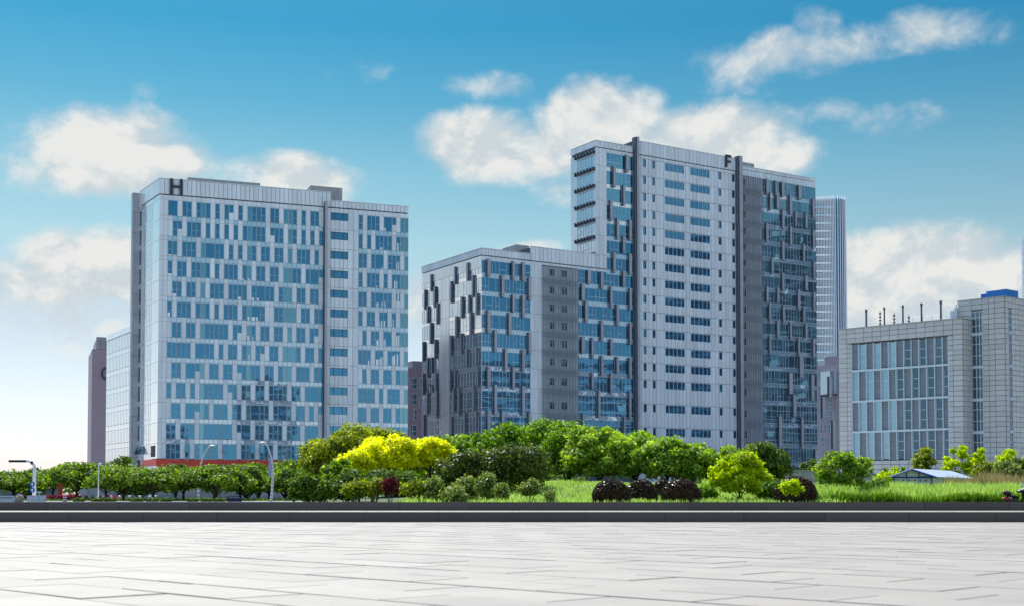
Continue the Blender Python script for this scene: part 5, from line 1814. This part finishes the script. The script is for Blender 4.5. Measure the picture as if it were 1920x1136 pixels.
for v in (907, 918):
    c = at(62.3, v, SD); mb = MB(); mb.bar((c.x, SD - .16, c.z), (c.x, SD - .2, c.z), .21, .21, 20)
    o = mb.build('round_sign', M['sign_blue'], t)
    mb = MB(); Fb = Face((c.x, SD - .21), (1, 0)); mb.box(Fb, -.03, .03, c.z - .12, c.z + .1, 0, .012); mb.box(Fb, -.09, .09, c.z + .02, c.z + .06, 0, .011); mb.build('symbol', M['white'], o)
# cabinets and barriers at its foot
for k, (u0, u1, txt) in enumerate(((50.5, 61, 'pale utility cabinet left of the signal mast foot'), (63, 73, 'pale utility cabinet right at the signal mast foot'), (74.5, 84, 'pale utility cabinet, right one of the three by the mast'))):
    a, b = at(u0, 930, 100), at(u1, 930, 100)
    t = thing('utility_cabinet', txt, 'cabinet', ((a.x + b.x) / 2, 100, GZ), 'pale cabinets by the signal mast')
    Fb = Face((a.x, 100), (1, 0)); zz_ = at(60, 928.7, 100).z
    mb = MB(); mb.box(Fb, 0, b.x - a.x, GZ, zz_, -.3, 0); mb.build('body', M['hazewhite'], t)
    mb = MB(); mb.box(Fb, -.02, b.x - a.x + .02, zz_, zz_ + .03, -.33, .03); mb.build('lid', M['white'], t)
# green street sign, thin post, red pillar, striped barrel, rock, wall signs
c = at(73, 922, 112); t = thing('street_name_sign', 'small green street sign right of the signal mast', 'sign', (c.x, 112, GZ))
Fb = Face((c.x, 112), (1, 0)); mb = MB(); mb.box(Fb, -.26, .26, c.z - .1, c.z + .1, -.03, .0); o = mb.build('panel', M['sign_green'], t)
mb = MB()
for q in (-.18, -.08, .04, .14): mb.box(Fb, q, q + .05, c.z - .03, c.z + .04, .0, .008)
mb.build('lettering', M['white'], o)
mb = MB(); mb.bar((c.x, 112.06, GZ), (c.x, 112.06, c.z + .12), .025); mb.build('post', M['white'], t)
c = at(185, 870, 105); t = thing('camera_post', 'thin pale post with a small camera on top, in front of the street trees', 'post', (c.x, 105, GZ))
tube('pole', [(c.x, 105, GZ), (c.x, 105, c.z)], [.06, .04], M['white'], t)
mb = MB(); mb.ball((c.x + .12, 105, c.z + .02), .13, (1.2, .7, .8), 8, 6); mb.build('camera_head', M['white'], t, smooth=True)
a, b = at(109.5, 904, 122), at(116, 904, 122); t = thing('red_pillar', 'narrow red pillar sign between the street trees', 'sign', (a.x, 122, GZ))
Fb = Face((a.x, 122), (1, 0)); mb = MB(); mb.box(Fb, 0, b.x - a.x, GZ + .3, a.z, -.2, 0); mb.build('panel', M['red'], t)
mb = MB(); mb.box(Fb, -.04, b.x - a.x + .04, GZ, GZ + .3, -.25, .05); mb.build('plinth', M['concrete'], t)
c = at(122, 928, 101); t = thing('striped_barrel', 'red and white striped traffic barrel by the left ledge', 'barrel', (c.x, 101, GZ))
hz_ = (c.z - GZ) / 5
for k in range(5):
    mb = MB(); mb.bar((c.x, 101, GZ + hz_ * k), (c.x, 101, GZ + hz_ * (k + 1)), .17 - .008 * k, .17 - .008 * (k + 1), 12)
    mb.build('band', M['redplastic' if k % 2 == 0 else 'white'], t)
c = at(36, 930.5, 92)
mb = MB(); rk = random.Random(2); mb.ball((c.x, 92, GZ + .2), .34, (1, .8, 1.0), 12, 8)
mb.v = [(x + rk.uniform(-.05, .05), y, z + rk.uniform(-.05, .05)) for x, y, z in mb.v]
tag(mb.build('rock', M['rock']), 'pale rugged rock standing behind the ledge left of the cabinets', 'rock')
a, b = at(0, 928.5, 96), at(25, 928.5, 96)
t = thing('low_sign_wall', 'low pale wall panel with faint dark characters at the far left edge', 'sign', (a.x, 96, GZ))
Fb = Face((a.x - 1.5, 96), (1, 0)); mb = MB(); mb.box(Fb, 0, b.x - a.x + 1.5, GZ, a.z, -.3, 0); o = mb.build('panel', M['hazewhite'], t)
mb = MB()
for q in range(7): mb.box(Fb, 1.55 + q * .13, 1.55 + q * .13 + .07, a.z - .2, a.z - .1, 0, .01)
mb.build('lettering', M['navy'], o)
# navy board
a, b = at(426, 930, 98), at(453, 930, 98)
t = thing('navy_board', 'low dark navy board with white lettering between the two curved lamps', 'sign', ((a.x + b.x) / 2, 98, GZ))
Fb = Face((a.x, 98), (1, 0)); zb_ = at(430, 929.5, 98).z
mb = MB(); mb.box(Fb, 0, b.x - a.x, GZ, zb_, -.12, 0); o = mb.build('panel', M['navy'], t)
mb = MB()
for q in range(6): mb.box(Fb, .15 + q * .14, .15 + q * .14 + .06, zb_ - .13, zb_ - .07, 0, .008)
mb.build('lettering', M['white'], o)
# stone balls on the pavement edge
for k_, u in enumerate((156, 168, 180, 193, 208, 224, 243, 262, 281, 292)):
    c = at(u, 931, 118); t = thing('ball_bollard', 'pale stone ball bollard under the street trees, %s from the left in its row' % 'first second third fourth fifth sixth seventh eighth ninth tenth'.split()[k_], 'bollard', (c.x, 118, GZ), 'pale ball bollards')
    mb = MB(); mb.ball((c.x, 118, GZ + .33), .17, (1, 1, 1), 12, 8); mb.build('ball', M['white'], t, smooth=True)
    mb = MB(); mb.bar((c.x, 118, GZ), (c.x, 118, GZ + .2), .10, .08, 10); mb.build('foot', M['concrete'], t)
# grey terrace walls in front of the office block
for (u0, u1, v0, dp, txt) in ((150, 345, 905, 165, 'long pale grey terrace wall behind the left street trees'), (340, 560, 912, 168, 'long pale grey terrace wall behind the street trees between the lamps'),
                              (-10, 110, 916, 150, 'low grey wall behind the signal mast'), (1470, 1545, 883, 135, 'grey concrete wall between the single dome bush and the small round tree'), (1545, 1800, 889, 140, 'grey stone base wall behind the tall grass at the foot of the stone hall')):
    a, b = at(u0, v0, dp), at(u1, v0, dp)
    t = thing('terrace_wall', txt, 'wall', ((a.x + b.x) / 2, dp, GZ))
    Fb = Face((a.x, dp), (1, 0)); mb = MB(); n = max(2, int((b.x - a.x) / 2.2))
    for q in range(n): mb.box(Fb, (b.x - a.x) * q / n + .02, (b.x - a.x) * (q + 1) / n - .02, GZ - .2, a.z, -.4, 0)
    mb.build('panels', M['wall_grey' if u0 < 1000 else 'concrete'], t, kind='stuff')
    mb = MB(); mb.box(Fb, -.05, b.x - a.x + .05, a.z, a.z + .12, -.5, .08); mb.build('coping', M['concrete'], t)

# white roofed hut
HD = 102
t = thing('white_roofed_hut', 'low hut with white sheet roof and blue-edged gable behind the tall grass', 'hut', (at(1722, 940, HD).x, HD, gz_at(33, HD)))
gA, gB = at(1668, 893.5, HD), at(1750, 893.5, HD)
gT = at(1706, 879.3, HD)
back = Vector((6.2, 9.0, 0))
eA, eB, eT = Vector(gA), Vector(gB), Vector(gT)
mb = MB()
zg = gz_at(33, HD) - .3
mb.v = [(gA.x + .3, HD, zg), (gB.x - .1, HD, zg), (gB.x - .1, HD, gB.z), (gT.x, HD, gT.z - .05), (gA.x + .3, HD, gA.z + .05)]
mb.v += [(x + back.x, y + back.y, z) for x, y, z in mb.v]
mb.f = [(0, 1, 2, 3, 4), (9, 8, 7, 6, 5), (1, 6, 7, 2), (0, 4, 9, 5)]; mb.m = [0] * 4
mb.build('walls', M['white'], t)
n = 16
for side, E0 in (('a', eB), ('b', eA)):
    for k in range(n):
        mb = MB()
        s0, s1 = k / n, (k + 1) / n - .008
        p0, p1 = eT + back * s0, eT + back * s1
        q0, q1 = E0 + back * s0, E0 + back * s1
        o_ = Vector((0, -.35, 0))
        up = Vector((0, 0, .06))
        ext = (E0 - eT) * .06
        V = [p0 + o_, p1 + o_, q1 + o_ + ext, q0 + o_ + ext]
        mb.v = [tuple(x) for x in V] + [tuple(x + up) for x in V]
        mb.f = [(4, 5, 6, 7), (3, 2, 1, 0), (0, 1, 5, 4), (1, 2, 6, 5), (2, 3, 7, 6), (3, 0, 4, 7)]; mb.m = [0] * 6
        mb.build('roof_sheet', M['roofwhite'], t)
mb = MB()
for E0 in (eA, eB):
    mb.bar(tuple(eT + Vector((0, -.4, 0))), tuple(E0 + Vector((0, -.4, 0)) + (E0 - eT) * .06), .07, .07, 5)
mb.bar((gA.x + .2, HD - .05, gA.z - .02), (gB.x, HD - .05, gB.z - .02), .06, .06, 5)
for q in (0, .33, .66, 1): mb.bar((gA.x + .35 + (gB.x - gA.x - .5) * q, HD - .06, zg), (gA.x + .35 + (gB.x - gA.x - .5) * q, HD - .06, gA.z + (.35 if q in (.33, .66) else 0)), .045, .045, 5)
mb.build('blue_frame', M['sign_blue'], t)
Fb = Face((gA.x, HD - .08), (1, 0))
for k in range(6):
    a0 = .5 + k * (gB.x - gA.x - .8) / 6
    mb = MB(); mb.box(Fb, a0, a0 + (gB.x - gA.x - .8) / 6 - .08, gA.z - .72, gA.z - .12, 0, .03); o = mb.build('notice_panel', M['roofwhite'], t)
    mb = MB(); mb.box(Fb, a0 + .05, a0 + .2, gA.z - .35, gA.z - .2, .03, .04); mb.build('print', M['redplastic' if k % 2 else 'sign_green'], o)

# scooter parked behind the upper ledge
SX = 67.2
def q(u, v): return at(u, v, SX)
c = q(1900, 940)
t = thing('motor_scooter', 'dark red and black motor scooter parked behind the ledge at the right edge', 'scooter', (c.x, SX, GZ))
zg = GZ
def blob(name, u, v, rx, rz, ry, mat, rot=0):
    p = q(u, v); mb = MB(); mb.ball((0, 0, 0), 1, (rx, ry, rz), 14, 9)
    cr_, sr_ = math.cos(rot), math.sin(rot)
    mb.v = [(p.x + x * cr_ - z * sr_, SX + y, p.z + x * sr_ + z * cr_) for x, y, z in mb.v]
    return mb.build(name, M[mat], t, smooth=True)
blob('top_box', 1888, 923.8, .22, .13, .18, 'black', -.15)
blob('tail_light', 1886.2, 921.6, .17, .055, .14, 'redplastic', -.1)
blob('seat', 1901, 930.5, .30, .085, .15, 'black', -.28)
blob('tail_cowl', 1889, 935.0, .28, .10, .17, 'redplastic', -.2)
blob('body', 1899, 939.5, .42, .14, .18, 'black', -.1)
blob('leg_shield', 1921, 931, .11, .42, .2, 'black', .25)
blob('headset', 1917, 919.5, .28, .10, .2, 'black', .15)
blob('front_cowl', 1917.5, 917.2, .11, .07, .14, 'white', .2)
p = q(1907, 920.5); mb = MB(); mb.bar((p.x, SX - .35, p.z), (p.x + .1, SX + .35, p.z + .02), .03, .03, 8); mb.build('handlebar', M['black'], t)
p = q(1912, 908.5); p2 = q(1913.5, 916)
mb = MB(); mb.ball((p.x, SX - .28, p.z), .09, (.75, .35, 1.1), 12, 8); o = mb.build('mirror', M['white'], t, smooth=True)
mb = MB(); mb.bar((p.x + .02, SX - .28, p.z), (p2.x, SX - .2, p2.z), .014, .014, 6); mb.build('mirror_stalk', M['black'], t)
for ux, nm in ((1893, 'wheel'), (1929, 'wheel')):
    p = q(ux, 940); mb = MB()
    for k in range(16):
        a0, a1 = 2 * math.pi * k / 16, 2 * math.pi * (k + 1) / 16
        mb.bar((p.x + .2 * math.cos(a0), SX, zg + .24 + .2 * math.sin(a0)), (p.x + .2 * math.cos(a1), SX, zg + .24 + .2 * math.sin(a1)), .05, .05, 6)
    o = mb.build(nm, M['black'], t)
    mb = MB(); mb.bar((p.x, SX - .04, zg + .24), (p.x, SX + .04, zg + .24), .15, .15, 12); mb.build('rim', M['hazewhite'], o)
